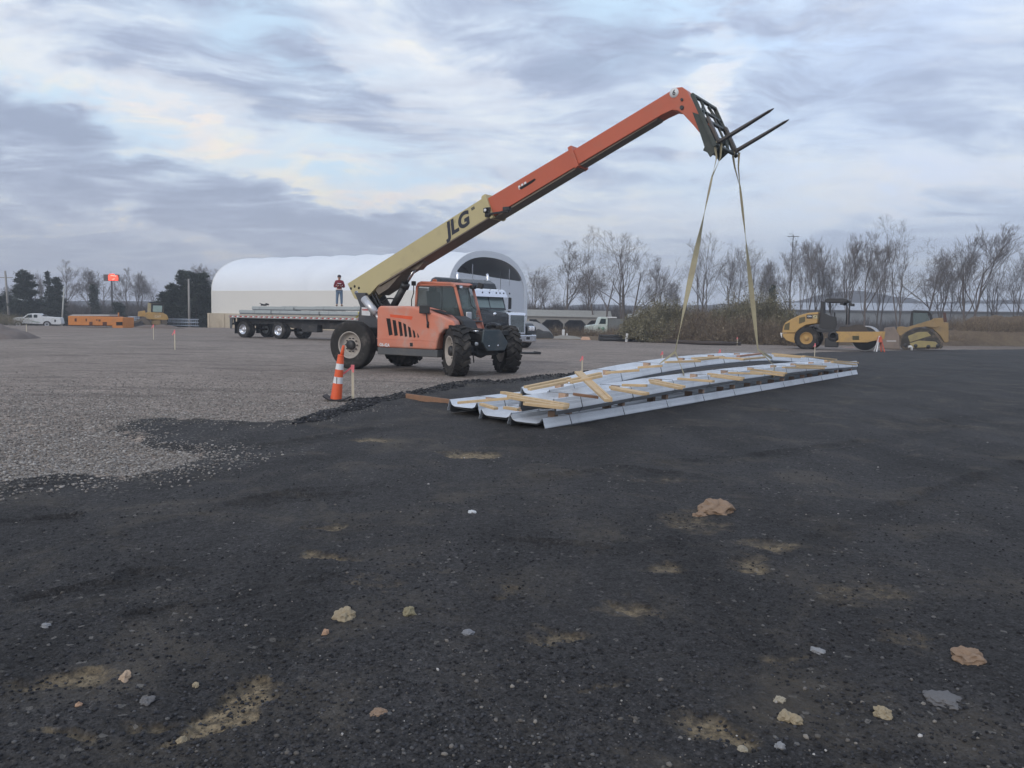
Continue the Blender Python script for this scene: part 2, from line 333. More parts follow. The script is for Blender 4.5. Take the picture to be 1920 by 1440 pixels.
def ground_h(x,y,sd,soil,fine=True):
    r=np.hypot(x,y)
    blk=sst(sd,-.05,.25)
    h=.03*fbm(x*.13,y*.13,3)*sst(r,2,12)+.012*fbm(x*.7+5,y*.7,3)
    # wheel ruts and drag marks
    u=(x*.86-y*.5); v=(x*.5+y*.86)
    wv=fbm(u*.9+.25*fbm(v*.4,u*.4,2),v*.10,3)
    h=h+blk*(.028*wv-.018*np.exp(-((np.abs(pn(u*.55,v*.07))/.05)**2)))
    h=h+blk*.03
    rg=np.exp(-((sd-.16)/.2)**2)*sst(x,-3.2,-1.8)*(1-sst(x,3.,6.))
    h=h+rg*(.055+.06*fbm(x*2.2,y*2.2,4,.6))
    rg2=np.exp(-((sd-.12)/.12)**2)*(1-sst(x,-3.4,-2.))*.03
    h=h+rg2
    rm=rutmask(x,y); h=h-blk*.030*rm+blk*.018*np.exp(-((rm-.35)/.15)**2)
    h=h-.022*sst(soil+.2*fbm(x*6,y*6,2),.3,.6)
    h=h+(1-blk)*(.018*fbm(x*1.6,y*1.6,3)+.02*fbm(x*.35,y*1.1,3)*sst(r,9,20))
    if fine:
        k=1-sst(r,9,22)
        n=fbm(x*9,y*9,3,.6); lump=np.clip(fbm(x*26+3,y*26,3,.7),-.2,1)
        h=h+k*(blk*((.005*n+.006*lump)+rm*.010*n)+(1-blk)*(.006*n+.014*np.clip(fbm(x*22,y*22,2,.7),-.1,1)))
        h=h+k*blk*.008*np.clip(fbm(x*4.3,y*4.3,3,.6)-.1,0,1)
    return h+far_drop(x,y)
# one sheet to the horizon, finest near the viewpoint
NA=760; ir=np.concatenate([np.linspace(1/1.6,1/62.,1050),np.linspace(1/63.,1/130.,40),np.linspace(1/140.,1/640.,30)]); Rr=1/ir
Rr=np.concatenate([[.25,.7,1.2],Rr]); th=np.concatenate([np.linspace(-rad(42),rad(42),NA),np.linspace(rad(46),rad(314),60)])
nr,nt=len(Rr),len(th)
TH,RD=np.meshgrid(th,Rr); GX=(RD*np.sin(TH)).ravel(); GY=(RD*np.cos(TH)).ravel()
SD=sdist(GX,GY); SO=soilmask(GX,GY); GZ=ground_h(GX,GY,SD,SO)
co_=np.stack([GX,GY,GZ],1).astype(np.float32).ravel()
i_=np.arange(nr-1)[:,None]; j_=np.arange(nt)[None,:]; j2=(j_+1)%nt
q=np.stack([i_*nt+j_,i_*nt+j2,(i_+1)*nt+j2,(i_+1)*nt+j_],-1).reshape(-1,4)[:,::-1]
q=np.vstack([q]); me=bpy.data.meshes.new('ground')
def fillmesh(me,co,quads,nv):
    me.vertices.add(nv); me.vertices.foreach_set('co',co); k=quads.shape[1]
    me.loops.add(quads.size); me.loops.foreach_set('vertex_index',quads.ravel().astype(np.int32))
    me.polygons.add(len(quads)); me.polygons.foreach_set('loop_start',np.arange(0,quads.size,k,dtype=np.int32)); me.polygons.foreach_set('loop_total',np.full(len(quads),k,np.int32))
    me.update(calc_edges=True)
fillmesh(me,co_,q,nr*nt); me.polygons.foreach_set('use_smooth',np.ones(len(q),bool))
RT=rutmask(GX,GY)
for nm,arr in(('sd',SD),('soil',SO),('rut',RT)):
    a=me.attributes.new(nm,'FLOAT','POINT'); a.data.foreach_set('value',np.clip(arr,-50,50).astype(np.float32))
G=bpy.data.objects.new('ground',me); COL.objects.link(G); tag(G,kind='structure')
M=bpy.data.materials.new('ground'); M.use_nodes=True; t=NT(M.node_tree); b=M.node_tree.nodes['Principled BSDF']
oc=t.new('ShaderNodeTexCoord').outputs['Object']
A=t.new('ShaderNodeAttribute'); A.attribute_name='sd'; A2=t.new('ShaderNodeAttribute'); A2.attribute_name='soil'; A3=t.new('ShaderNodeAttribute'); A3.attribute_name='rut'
sdv,sov=A.outputs['Fac'],A2.outputs['Fac']
nm_=t.noise(oc,1.7,9,.68,.3); nf=t.noise(oc,14,7,.7)
spx=t.new('ShaderNodeSeparateXYZ'); t.l.new(oc,spx.inputs[0])
leftk=t.smooth(spx.outputs[0],1.5,-2.5)
edge=t.math('ADD',sdv,t.math('ADD',t.math('MULTIPLY',t.math('SUBTRACT',nm_,.5),t.math('ADD',.35,t.math('MULTIPLY',leftk,1.5))),t.math('MULTIPLY',t.math('SUBTRACT',nf,.5),.45)))
blk=t.smooth(edge,-.07,.07)
# crushed stone
v1=t.vor(oc,46.,1); v2=t.vor(oc,110.,1); s1=t.new('ShaderNodeSeparateColor'); t.l.new(v1,s1.inputs[0]); s2=t.new('ShaderNodeSeparateColor'); t.l.new(v2,s2.inputs[0])
big=t.noise(oc,.22,6,.6,.4)
st=t.new('ShaderNodeMapping'); st.inputs['Scale'].default_value=(.18,.9,1); t.l.new(oc,st.inputs[0]); strk=t.noise(st.outputs[0],1.,7,.66,.3)
gcol=t.ramp(t.math('ADD',t.math('MULTIPLY',s1.outputs[0],.55),t.math('MULTIPLY',s2.outputs[1],.45)),[(0.,(.115,.097,.085)),(.35,(.22,.187,.165)),(.65,(.30,.258,.228)),(.9,(.40,.35,.31)),(1.,(.52,.47,.42))])
gmul=t.math('ADD',.02,t.math('ADD',t.math('MULTIPLY',big,.95),t.math('MULTIPLY',strk,1.0)))
s3=t.new('ShaderNodeSeparateColor'); t.l.new(t.vor(oc,7.,1),s3.inputs[0]); s4=t.new('ShaderNodeSeparateColor'); t.l.new(t.vor(oc,17.,1),s4.inputs[0]); gmul=t.math('MULTIPLY',gmul,t.math('ADD',.76,t.math('ADD',t.math('MULTIPLY',s3.outputs[0],.24),t.math('MULTIPLY',s4.outputs[0],.24)))); gcol=t.vmath('MULTIPLY',gcol,t.comb(gmul,t.math('MULTIPLY',gmul,.975),t.math('MULTIPLY',gmul,.95)))
gcol=t.mix(t.math('MULTIPLY',t.smooth(strk,.52,.62),.62),gcol,(.115,.095,.084))
gcol=t.mix(t.math('MULTIPLY',t.smooth(sdv,-40.,-12.),-.0),gcol,(.2,.2,.2))
near=t.math('MULTIPLY',t.smooth(spx.outputs[1],12.5,8.),t.smooth(t.noise(oc,.5,6,.6),.36,.56)); gcol=t.mix(t.math('MULTIPLY',near,.5),gcol,t.vmath('MULTIPLY',gcol,(1.55,1.5,1.42)))
farb=t.smooth(spx.outputs[1],44.,62.)
gcol=t.mix(t.math('MULTIPLY',farb,t.math('MULTIPLY',t.smooth(big,.42,.6),.55)),gcol,(.17,.125,.095))
# black asphalt millings
bcol=t.ramp(t.math('ADD',t.math('MULTIPLY',s1.outputs[1],.4),t.math('MULTIPLY',s2.outputs[0],.6)),[(0.,(.019,.018,.018)),(.5,(.040,.038,.038)),(.85,(.060,.057,.057)),(.97,(.085,.08,.08)),(1.,(.14,.13,.12))])
bn_=t.noise(oc,.45,7,.62,.5); ru=t.new('ShaderNodeMapping'); ru.inputs['Rotation'].default_value=(0,0,rad(30)); ru.inputs['Scale'].default_value=(1.3,.16,1); t.l.new(oc,ru.inputs[0]); rut=t.noise(ru.outputs[0],1.1,7,.64,.5)
bm=t.math('ADD',-.25,t.math('ADD',t.math('MULTIPLY',bn_,1.15),t.math('MULTIPLY',rut,1.35)))
bcol=t.vmath('MULTIPLY',bcol,t.comb(bm,bm,bm))
rut_tone=t.math('SUBTRACT',1.,t.math('MULTIPLY',A3.outputs['Fac'],.38)); bcol=t.vmath('MULTIPLY',bcol,t.comb(rut_tone,rut_tone,rut_tone))  # millings coloured darker along the rut mask
tn=t.noise(oc,1.1,9,.7,.6)
bcol=t.mix(t.math('MULTIPLY',t.smooth(tn,.48,.72),.5),bcol,(.13,.11,.085))
sl=t.smooth(t.math('ADD',sov,t.math('ADD',t.math('MULTIPLY',t.math('SUBTRACT',nf,.5),.55),t.math('MULTIPLY',t.math('SUBTRACT',t.noise(oc,5,6,.7),.5),.6))),.24,.85)
soilc=t.mix(t.smooth(t.noise(oc,22,6,.7),.35,.65),(.10,.078,.052),(.34,.265,.165))
bcol=t.mix(t.math('MULTIPLY',sl,.9),bcol,soilc)
# loose pale chips kicked onto the black near the edge
chip=t.math('GREATER_THAN',t.math('ADD',s1.outputs[2],t.math('MULTIPLY',t.smooth(edge,1.8,.0),.10)),.99)
chip=t.math('MULTIPLY',chip,t.smooth(t.noise(oc,.8,5,.6),.40,.62))
bcol=t.mix(t.math('MULTIPLY',chip,.6),bcol,(.24,.225,.205))
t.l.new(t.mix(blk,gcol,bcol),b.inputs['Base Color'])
t.l.new(t.math('ADD',.86,t.math('MULTIPLY',blk,-.06)),b.inputs['Roughness']); b.inputs['Specular IOR Level'].default_value=.18
hh=t.math('ADD',t.math('MULTIPLY',t.vor(oc,70.,0),-.5),t.math('ADD',t.math('MULTIPLY',t.noise(oc,60,5,.7),.8),t.math('MULTIPLY',nf,.8)))
bn=t.new('ShaderNodeBump'); bn.inputs['Strength'].default_value=.85; bn.inputs['Distance'].default_value=.014; t.l.new(hh,bn.inputs['Height']); t.l.new(bn.outputs[0],b.inputs['Normal'])
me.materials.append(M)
def gz(x,y):
    x=np.array([x],float);y=np.array([y],float); return float(ground_h(x,y,sdist(x,y),soilmask(x,y),False)[0])
# ------------------------------------------------------------------ stones
def rockverts(seed,flat=.6,jag=.25):
    rs=np.random.RandomState(seed); p=(1+5**.5)/2
    V=np.array([(-1,p,0),(1,p,0),(-1,-p,0),(1,-p,0),(0,-1,p),(0,1,p),(0,-1,-p),(0,1,-p),(p,0,-1),(p,0,1),(-p,0,-1),(-p,0,1)],float); V/=np.linalg.norm(V[0])
    V*=(1+jag*rs.uniform(-1,1,(12,1))); V*=np.array([1,rs.uniform(.6,1.),flat]); return V
RF=np.array([(0,11,5),(0,5,1),(0,1,7),(0,7,10),(0,10,11),(1,5,9),(5,11,4),(11,10,2),(10,7,6),(7,1,8),(3,9,4),(3,4,2),(3,2,6),(3,6,8),(3,8,9),(4,9,5),(2,4,11),(6,2,10),(8,6,7),(9,8,1)])
def scatter(name,xs,ys,sizes,m,seed,label,cat,sink=.25):
    rs=np.random.RandomState(seed); n=len(xs); sd=sdist(xs,ys); z=ground_h(xs,ys,sd,soilmask(xs,ys)); VV=[];base=[rockverts(seed*13+k) for k in range(12)]
    a=rs.uniform(0,6.28,n); ca,sa=np.cos(a),np.sin(a); idx=rs.randint(0,12,n); B=np.array(base)[idx]*sizes[:,None,None]
    X=B[:,:,0]*ca[:,None]-B[:,:,1]*sa[:,None]+xs[:,None]; Y=B[:,:,0]*sa[:,None]+B[:,:,1]*ca[:,None]+ys[:,None]; Z=B[:,:,2]+(z+sizes*sink)[:,None]
    co=np.stack([X,Y,Z],-1).reshape(-1,3).astype(np.float32); f=(RF[None]+12*np.arange(n)[:,None,None]).reshape(-1,3)
    me=bpy.data.meshes.new(name); fillmesh(me,co.ravel(),f,n*12); rv=np.repeat(rs.rand(n),12).astype(np.float32)
    at=me.attributes.new('tone','FLOAT','POINT'); at.data.foreach_set('value',rv); me.materials.append(m)
    o=bpy.data.objects.new(name,me); COL.objects.link(o); return tag(o,label,cat,kind='stuff')
def stonemat(name,stops,r=.85):
    M=bpy.data.materials.new(name); M.use_nodes=True; t=NT(M.node_tree); b=M.node_tree.nodes['Principled BSDF']
    A=t.new('ShaderNodeAttribute'); A.attribute_name='tone'; oc=t.new('ShaderNodeTexCoord').outputs['Object']
    c=t.ramp(A.outputs['Fac'],stops); k=t.math('ADD',.75,t.math('MULTIPLY',t.noise(oc,70,4,.6),.5)); t.l.new(t.vmath('MULTIPLY',c,t.comb(k,k,k)),b.inputs['Base Color'])
    b.inputs['Roughness'].default_value=r; b.inputs['Specular IOR Level'].default_value=.2; return M
GST=stonemat('gravel_stone',[(0,(.14,.125,.112)),(.4,(.23,.208,.19)),(.85,(.31,.285,.26)),(1,(.46,.43,.40))])
BST=stonemat('millings_crumb',[(0,(.018,.018,.02)),(.6,(.04,.04,.044)),(.93,(.07,.07,.076)),(1,(.14,.135,.13))])
PST=stonemat('pale_chip',[(0,(.10,.09,.08)),(.5,(.17,.155,.14)),(.85,(.26,.235,.205)),(1,(.5,.48,.46))])
rs=np.random.RandomState(3)
def samp(n,r0,r1,fn,amax=37):
    X=[];Y=[];c=0
    while c<n:
        a=rad(amax)*rs.uniform(-1,1,n*2); r=1/rs.uniform(1/r1,1/r0,n*2); x=r*np.sin(a);y=r*np.cos(a); k=fn(x,y); X.append(x[k]);Y.append(y[k]);c+=k.sum()
        if k.sum()==0: break
    return np.concatenate(X)[:n],np.concatenate(Y)[:n]
x,y=samp(34000,2.2,12,lambda x,y:(sdist(x,y)>.05)&(fbm(x*.9,y*.9,3)+.25*rs.rand(len(x))>-.12))
scatter('millings_crumbs',x,y,.0022+.0085*rs.rand(len(x))**3.5,BST,1,'loose black crumbs of asphalt millings over the foreground','millings')
x,y=samp(900,2.3,18,lambda x,y:(sdist(x,y)>.1)&(fbm(x*.6+9,y*.6,3)>-.02+.3*rs.rand(len(x))))
scatter('pale_chips',x,y,.003+.011*rs.rand(len(x))**5,PST,2,'small pale stone chips strewn across the black millings','stones')
x,y=samp(34000,6.5,26,lambda x,y:(sdist(x,y)<-.02)&(x>-17)&(rs.rand(len(x))<(1-sst(np.hypot(x,y),11,24))))
scatter('gravel_stones',x,y,.007+.014*rs.rand(len(x))**2.2,GST,3,'loose crushed limestone on the grey yard left of the black millings','gravel')
x,y=samp(2600,7,13,lambda x,y:(np.abs(sdist(x,y)-.10)<.75*rs.rand(len(x))**2)&(x<-1.7)&(fbm(x*1.7,y*1.7,3)>-.25))
scatter('edge_gravel',x,y,.006+.013*rs.rand(len(x))**2,GST,5,'scattered crushed stone along the ragged edge of the black millings','gravel')
x,y=samp(6000,10,24,lambda x,y:(np.abs(sdist(x,y)-.12)<.28)&(x>-3)&(x<6))
scatter('ridge_clods',x,y,.008+.028*rs.rand(len(x))**3.5,BST,6,'black clods along the raised edge of the millings below the telehandler','millings')
# single larger rocks and clods lying on the millings
CLAY=mat('dry_clay',(.27,.185,.125),.9,var=.3,sc=14,bump=.8,bsc=70,dirt=(.19,.14,.10),da=.6,dsc=12)
SANDST=mat('tan_stone',(.33,.27,.18),.85,var=.25,sc=16,bump=.6,bsc=70)
def rock(px,py,w,hgt,m,seed,name,label,group=None,dp=1.):
    import mathutils
    p=gnd(px,py); s=w*np.hypot(p[0],p[1]-0)/F/2
    bm=MB(); rs_=random.Random(seed)
    # lumpy form: subdivided icosahedron displaced by noise
    V=rockverts(seed,1.,.08); V/=np.linalg.norm(V,axis=1)[:,None]; Fc=[tuple(f) for f in RF]; V=[Vector(v) for v in V]
    for _ in range(2 if w<16 else 3):
        cache={};nf=[]
        def mid(a,b):
            k=(min(a,b),max(a,b))
            if k not in cache: cache[k]=len(V); V.append(((V[a]+V[b])/2).normalized())
            return cache[k]
        for a,b_,c in Fc:
            x_,y_,z_=mid(a,b_),mid(b_,c),mid(c,a); nf+=[(a,x_,z_),(b_,y_,x_),(c,z_,y_),(x_,y_,z_)]
        Fc=nf
    off=Vector((seed*3.7,0,0)); from mathutils import noise
    out=[]
    for v in V:
        k=1+.45*noise.noise(v*1.3+off)+.25*noise.noise(v*3.1+off)+.12*noise.noise(v*8+off)
        out.append(Vector((v.x*s*k,v.y*s*dp*k,v.z*s*hgt*1.25*k)))
    bm.add(out,Fc); o=bm.build(name,m); o.location=(p[0],p[1]+s*.2,gz(p[0],p[1])+s*hgt*.28); return tag(o,label,'stone' if 'clod' not in name else 'clod',group)
rock(1345,968,60,.42,CLAY,1,'clay_clod','wide reddish clay clod, the largest lump on the black ground')
rock(1312,975,22,.4,CLAY,2,'clay_clod','small reddish crumb of clay just left of the largest clod')
rock(647,1170,38,.62,SANDST,3,'clay_clod','crumbly tan clod left of a smooth olive stone in the foreground')
rock(766,1170,23,.8,mat('olive_stone',(.24,.21,.13),.8,var=.15),4,'stone','smooth olive stone right of the crumbly tan clod')
rock(610,1200,13,.8,mat('peach_stone',(.40,.25,.16),.8),5,'stone','small peach coloured stone below the crumbly tan clod')
rock(234,1293,19,.9,mat('pale_peach',(.46,.34,.24),.8),6,'stone','angular pale peach stone alone at lower left')
rock(367,1300,11,.8,SANDST,7,'stone','small round tan stone above the big bare soil patch')
rock(148,1344,12,.7,mat('peach_stone',(.36,.22,.15)),8,'stone','tiny orange stone below the angular pale peach stone')
rock(341,1404,17,.8,SANDST,9,'stone','small tan stone below the big bare soil patch')
rock(710,1357,32,.35,CLAY,10,'clay_clod','flat brown clod right of the big bare soil patch')
rock(878,1202,24,.35,mat('blue_grey_stone',(.19,.19,.20),.7),11,'stone','flat blue-grey stone on the centre foreground')
rock(1474,1356,26,.7,SANDST,12,'stone','leaning tan stone, left one of a touching pair at lower right')
rock(1492,1362,24,.7,SANDST,13,'stone','tan stone, right one of a touching pair at lower right')
rock(1464,1322,20,.5,mat('grey_tan',(.33,.29,.22),.8),14,'stone','flat grey-tan stone just above the touching pair')
rock(1655,1354,30,.6,SANDST,15,'clay_clod','lumpy tan clod to the right of the touching pair')
rock(1820,1252,46,.45,CLAY,16,'clay_clod','wide brown clod near the right edge of the foreground')
rock(1794,1240,16,.6,CLAY,17,'clay_clod','small brown crumb upper left of the wide clod at right')
rock(1770,1322,60,.22,mat('dark_rubble',(.13,.125,.125),.8),18,'stone','flat dark grey slab below the wide brown clod at right')
rock(1534,1229,24,.35,mat('grey_chip',(.24,.24,.245),.7),19,'stone','long pale grey chip in the right foreground')
rock(1462,1410,18,.6,mat('grey_chip',(.24,.24,.245)),20,'stone','rounded pale grey stone near the bottom right of centre')
rock(885,968,16,.4,mat('white_scrap',(.55,.56,.57),.6),21,'stone','white chip alone on the black ground left of centre')
rock(1392,1412,18,.5,mat('grey_tan',(.33,.29,.22)),22,'stone','low grey stone left of the rounded pale grey stone')
rock(85,1188,15,.5,mat('grey_chip',(.24,.24,.245)),23,'stone','flat pinkish grey stone at far left foreground')
rock(275,1333,24,.45,mat('dark_rubble',(.13,.125,.125)),24,'stone','dark grey stone right of the tiny orange stone')
# ------------------------------------------------------------------ survey frames
class Fr:
    def __init__(s,o,deg): s.o=np.array([o[0],o[1],0.]);s.deg=deg;a=rad(deg);s.x=np.array([math.cos(a),math.sin(a),0]);s.y=np.array([-math.sin(a),math.cos(a),0])
    def w(s,x,y,z): return s.o+s.x*x+s.y*y+np.array([0,0,z])
    def side(s,px,py,y):
        d=ray(px,py); t=((s.o+s.y*y-CC)@s.y)/(d@s.y); p=CC+d*t-s.o; return (p@s.x,p[2])
    def front(s,px,py,x):
        d=ray(px,py); t=((s.o+s.x*x-CC)@s.x)/(d@s.x); p=CC+d*t-s.o; return (p@s.y,p[2])
    def e(s,name,label,cat,group=None): return empty(name,(s.o[0],s.o[1],0),s.deg,None,label,cat,group)
# ------------------------------------------------------------------ wheel: outer face looks to local -y
def wheel(parent,loc,R,wd,rr,deg=0,lugs=0,rim=RIM,hub=DARK,bolts=10,dish=.12,tyre=TYRE,lugh=.03,name='wheel',detail=48):
    e=empty(name,loc,deg,parent); h=wd/2
    b=MB(); k=R-rr; body=R-(lugh if lugs else 0)
    b.lathe([(rr,-h*.86),(rr+.12*k,-h*.95),(rr+.45*k,-h),(rr+.75*k,-h*.96),(body-.02*R,-h*.82),(body,-h*.6),(body,0),(body,h*.6),(body-.02*R,h*.82),(rr+.75*k,h*.96),(rr+.45*k,h),(rr+.12*k,h*.95),(rr,h*.86)],n=detail)
    for i in range(lugs):
        for s_ in(-1,1):
            a=2*math.pi*(i+(.5 if s_>0 else 0))/lugs
            for (t0,t1,rl,sk) in((.02,.52,1.,.0),(.5,1.0,1.,.35)):
                tm=(t0+t1)/2*h*s_; aa=a+sk*2*math.pi/lugs*.8
                rc=R-lugh*.5-(.012*R if t0>.3 else 0)
                M_=Euler((0,-aa,0)).to_matrix()@Euler((rad(28)*s_*(1 if t0<.3 else .6),0,0)).to_matrix()
                b.box((rc*math.cos(aa),tm,rc*math.sin(aa)),(lugh*1.5,h*(t1-t0)*1.15,2*math.pi*R/lugs*.50),M_)
            # shoulder block down the sidewall
            aa=a+.55*2*math.pi/lugs
            rc=R-.055*R
            b.box((rc*math.cos(aa),h*.93*s_,rc*math.sin(aa)),(.09*R,h*.16,2*math.pi*R/lugs*.42),Euler((0,-aa,0)).to_matrix())
    b.build('tyre',tyre,e)
    b=MB(); d=dish
    b.lathe([(rr*1.04,-h*.86),(rr*1.04,-h*.93),(rr*.98,-h*.93),(rr*.93,-h*.8),(rr*.92,-h*.45),(rr*.80,-h*.38),(rr*.78,-h+d*1.0),(rr*.72,-h+d*1.15),(rr*.42,-h+d),(rr*.30,-h+d*.9),(.001,-h+d*.9)],n=detail)
    b.lathe([(rr*.95,-h*.4),(rr*.95,h*.86)],n=detail)
    b.build('rim',rim,e)
    b=MB(); b.lathe([(rr*.36,-h+d*.95),(rr*.36,-h+d*.30),(rr*.30,-h+d*.12),(.001,-h+d*.1)],n=20)
    for i in range(bolts):
        a=2*math.pi*i/bolts; b.lathe([(rr*.05,-h+d),(rr*.05,-h+d*.62),(.001,-h+d*.6)],c=(rr*.52*math.cos(a),0,rr*.52*math.sin(a)),n=6,smooth=False)
    b.build('hub',hub,e); return e
# ================================================================== TELEHANDLER
T=Fr((-2.4,21.7),-36)
th_=T.e('telehandler','orange and cream telescopic handler with raised boom holding two slings','telehandler')
def S(px,py,y): return T.side(px,py,y)
# frame and skirt
b=MB(); b.box((.05,0,.72),(4.2,.9,.40)).box((1.9,0,.92),(.9,.8,.5)).box((-1.9,0,.95),(1.1,.8,.5)); b.build('chassis',DARK,th_,.02)
b=MB(); b.prism([(-.80,.46),(1.40,.465),(1.40,.66),(-.80,.655)],-1.17,-.5).prism([(-.80,.46),(1.30,.46),(1.30,.68),(-.80,.68)],.5,1.1); b.build('side_skirt',GREYM,th_,.02)
for x in(1.9,-1.9): b=MB(); b.tube([(x,-.95,.66),(x,-.35,.66),(x,0,.66),(x,.35,.66),(x,.95,.66)],[.11,.12,.22,.12,.11],14); b.build('axle',DARK,th_); b=MB(); b.tube([(x+.16,-.8,.62),(x+.16,.8,.62)],.04,8); b.build('steering_rod',DARK,th_)
# hood
hood=[(-.80,.655),(-.80,1.66),(-.76,1.745),(-.68,1.785),(.2,1.79),(.55,1.77),(1.05,1.67),(1.55,1.55),(1.95,1.42),(2.04,1.33),(2.02,1.22),(1.66,1.20),(1.50,1.06),(1.42,.85),(1.38,.66)]
b=MB(); b.prism(hood,-1.20,-.42); b.v=[(x-(.5*(x-1.1)/.95 if (x>1.1 and y>-.5) else 0),y,z) for x,y,z in b.v]; hd=b.build('hood',ORANGE,th_,.055,4)
b=MB(); b.prism([(-.80,.885),(1.41,.885),(1.41,.90),(-.80,.90)],-1.208,-1.19); b.build('trim_strip',ORANGE,hd,.004)
def c1(x,y): return S(600+x/8.727,560+y/8.727,-1.2)
slots=[[(1085,320),(1150,325),(1190,590),(1130,605)],[(1185,345),(1240,355),(1275,600),(1220,610)],[(1280,370),(1330,385),(1358,605),(1312,615)],[(1360,398),(1405,420),(1428,618),(1390,625)],[(1438,450),(1480,475),(1502,625),(1462,635)],[(1515,505),(1550,535),(1565,632),(1535,640)],[(1590,566),(1602,572),(1624,630),(1600,640)]]
OPENING_SHADE=mat('painted_opening_shade',(.012,.010,.010),.9)  # flat near-black that paints in the shade of openings left uncut
for q in slots:
    P=[c1(*p) for p in q]; f=MB(); f.prism(P,-1.2025,-1.18); o=f.build('vent_slot_shade',OPENING_SHADE,hd)
b=MB(); b.prism([c1(*p) for p in[(1470,722),(1518,722),(1520,782),(1475,780)]],-1.206,-1.19); b.build('latch',BLACK,hd,.004)
b=MB(); b.prism([c1(*p) for p in[(1140,255),(1520,292),(1500,345),(1150,300)]],-1.2022,-1.19); b.build('warning_decal',mat('bright_orange_decal',(.72,.10,.03),.5),hd)
b=MB(); b.prism([(.92,-.95),(1.42,-.95),(1.55,-.62),(1.02,-.62)],0,.01,'z')
for i,v in enumerate(b.v): b.v[i]=(v[0],v[1],v[2]+1.705-(v[0]-.95)*.245)
b.build('air_intake',OPENING_SHADE,hd)
o_=c1(1055,758); text('G6-42A',.12,WHITE,hd,(o_[0],-1.2,o_[1]),(1,0,-.02),(0,0,1),.004,.004,.1,'model_lettering')
# inner cowl between hood and cab, rear counterweight, tower
b=MB(); b.prism([(1.05,1.0),(1.1,1.50),(1.3,1.56),(1.62,1.44),(1.72,1.25),(1.75,.9)],-.46,.12); b.build('cowl',BLACK,th_,.05,3)
b=MB(); b.prism([(-.8,.66),(1.0,.66),(1.0,1.2),(-.8,1.2)],-.40,1.08); b.build('belly_panel',DARK,th_,.02)
tw=[S(*p,-.36) for p in[(667,549),(677,575),(674,590),(673,604),(684,612),(694,624),(712,626),(716,600),(706,580),(694,560),(688,549)]]
tb=MB(); tb.prism(tw,-.40,-.34).prism(tw,.30,.36).box((-1.75,-.02,1.25),(.9,.64,.5)); tower=tb.build('boom_tower',mat('tower_grey',(.06,.062,.07),.55,var=.15,dirt=DU,da=.3),th_,.012)
b=MB(); P=[S(678,576,-.41),S(694,577,-.41),S(694,592,-.41),S(678,591,-.41)]; b.prism(P,-.408,-.402); dec=b.build('safety_decal',WHITE,tower)
o_=S(686,581,-.41); text('WARNING',.065,RED,tower,(o_[0],-.408,o_[1]),(1,0,0),(0,0,1),.004,.004,0,'decal_lettering')
b=MB(); b.box((-2.35,0,.85),(.55,1.2,.5)); b.build('counterweight',GREYM,th_,.04)
b=MB(); a_=S(683,560,-.72); c_=S(706,589,-.72); b.tube([(a_[0],-.72,a_[1]),(c_[0],-.72,c_[1])],[.115,.115],20); b.tube([(c_[0]-.02,-.72,c_[1]),(c_[0]+.1,-.72,c_[1]-.15)],.05,10); b.build('muffler',ALU,th_)
b=MB(); b.tube([(a_[0],-.70,a_[1]),(a_[0]-.1,-.6,a_[1]+.08),(a_[0]-.12,-.55,a_[1]+.14)],.045,10); b.build('tailpipe',DARK,th_)
# boom
d1=(.924,.383)
cr=[(-3.02,2.46),(2.14,4.615),(2.36,4.12),(-1.72,2.40),(-2.2,2.02),(-2.42,1.93),(-2.72,2.02)]
b=MB(); b.prism(cr,-.27,.27); boom=b.build('boom',CREAM,th_,.012)
b=MB(); b.prism([(-1.7,2.405),(2.34,4.112),(2.36,4.085),(-1.68,2.37)],-.272,.272); b.prism([(-1.9,2.30),(-.75,2.79),(-.95,2.62),(-1.35,2.30),(-1.75,2.12)],-.22,.22); b.build('boom_underside_plate',CREAMD,boom,.004)
for p in[(665,537),(673,540),(658,541)]:
    q=S(*p,-.27); b=MB(); b.lathe([(.001,-.274),(.042,-.274),(.042,-.26)],c=(q[0],0,q[1]),n=14); b.build('bolt_hole',OPENING_SHADE,boom)
for (x_,z_,l_) in((-1.2,2.62,.5),(.9,3.9,.35),(1.75,4.3,.12)): b=MB(); b.prism([(x_,z_),(x_+l_*.92,z_+l_*.39),(x_+l_*.92-.03,z_+l_*.39+.07),(x_-.03,z_+.07)],-.2725,-.26); b.build('decal_strip',mat('dull_decal',(.10,.095,.07),.6) if l_<.2 else mat('scuffed_cream',(.40,.34,.19),.7,var=.3),boom)
b=MB(); q=S(669,549,-.27); b.tube([(q[0],-.31,q[1]),(q[0],.31,q[1])],.06,16); b.build('pivot_pin',STEEL,boom)
q0=S(837,432,-.27);q1=S(878,411,-.27); text('JLG',.52,mat('navy_lettering',(.02,.022,.035),.5),boom,((q0[0]+q1[0])/2,-.27,(q0[1]+q1[1])/2),(d1[0],0,d1[1]),(-d1[1],0,d1[0]),.004,.024,.24,'boom_lettering',1.08)
b=MB(); b.prism([(2.07,4.60),(2.09,4.66),(2.20,4.70),(2.47,4.09),(2.38,4.05)],-.29,.29); b.build('boom_collar',CREAM,boom,.01)
b=MB(); b.prism([(1.9,4.46),(4.72,5.565),(4.90,5.15),(2.1,3.99)],-.225,.225); mid=b.build('middle_boom_section',BOOMOR,th_,.01)
b=MB(); b.prism([(2.4,4.105),(4.9,5.15),(4.915,5.11),(2.42,4.06)],-.19,.19); b.build('boom_underside_plate',CREAMD,mid,.004)
b=MB(); b.prism([(4.64,5.60),(4.74,5.645),(4.96,5.15),(4.86,5.09)],-.245,.245); b.build('boom_collar',BOOMOR,mid,.008)
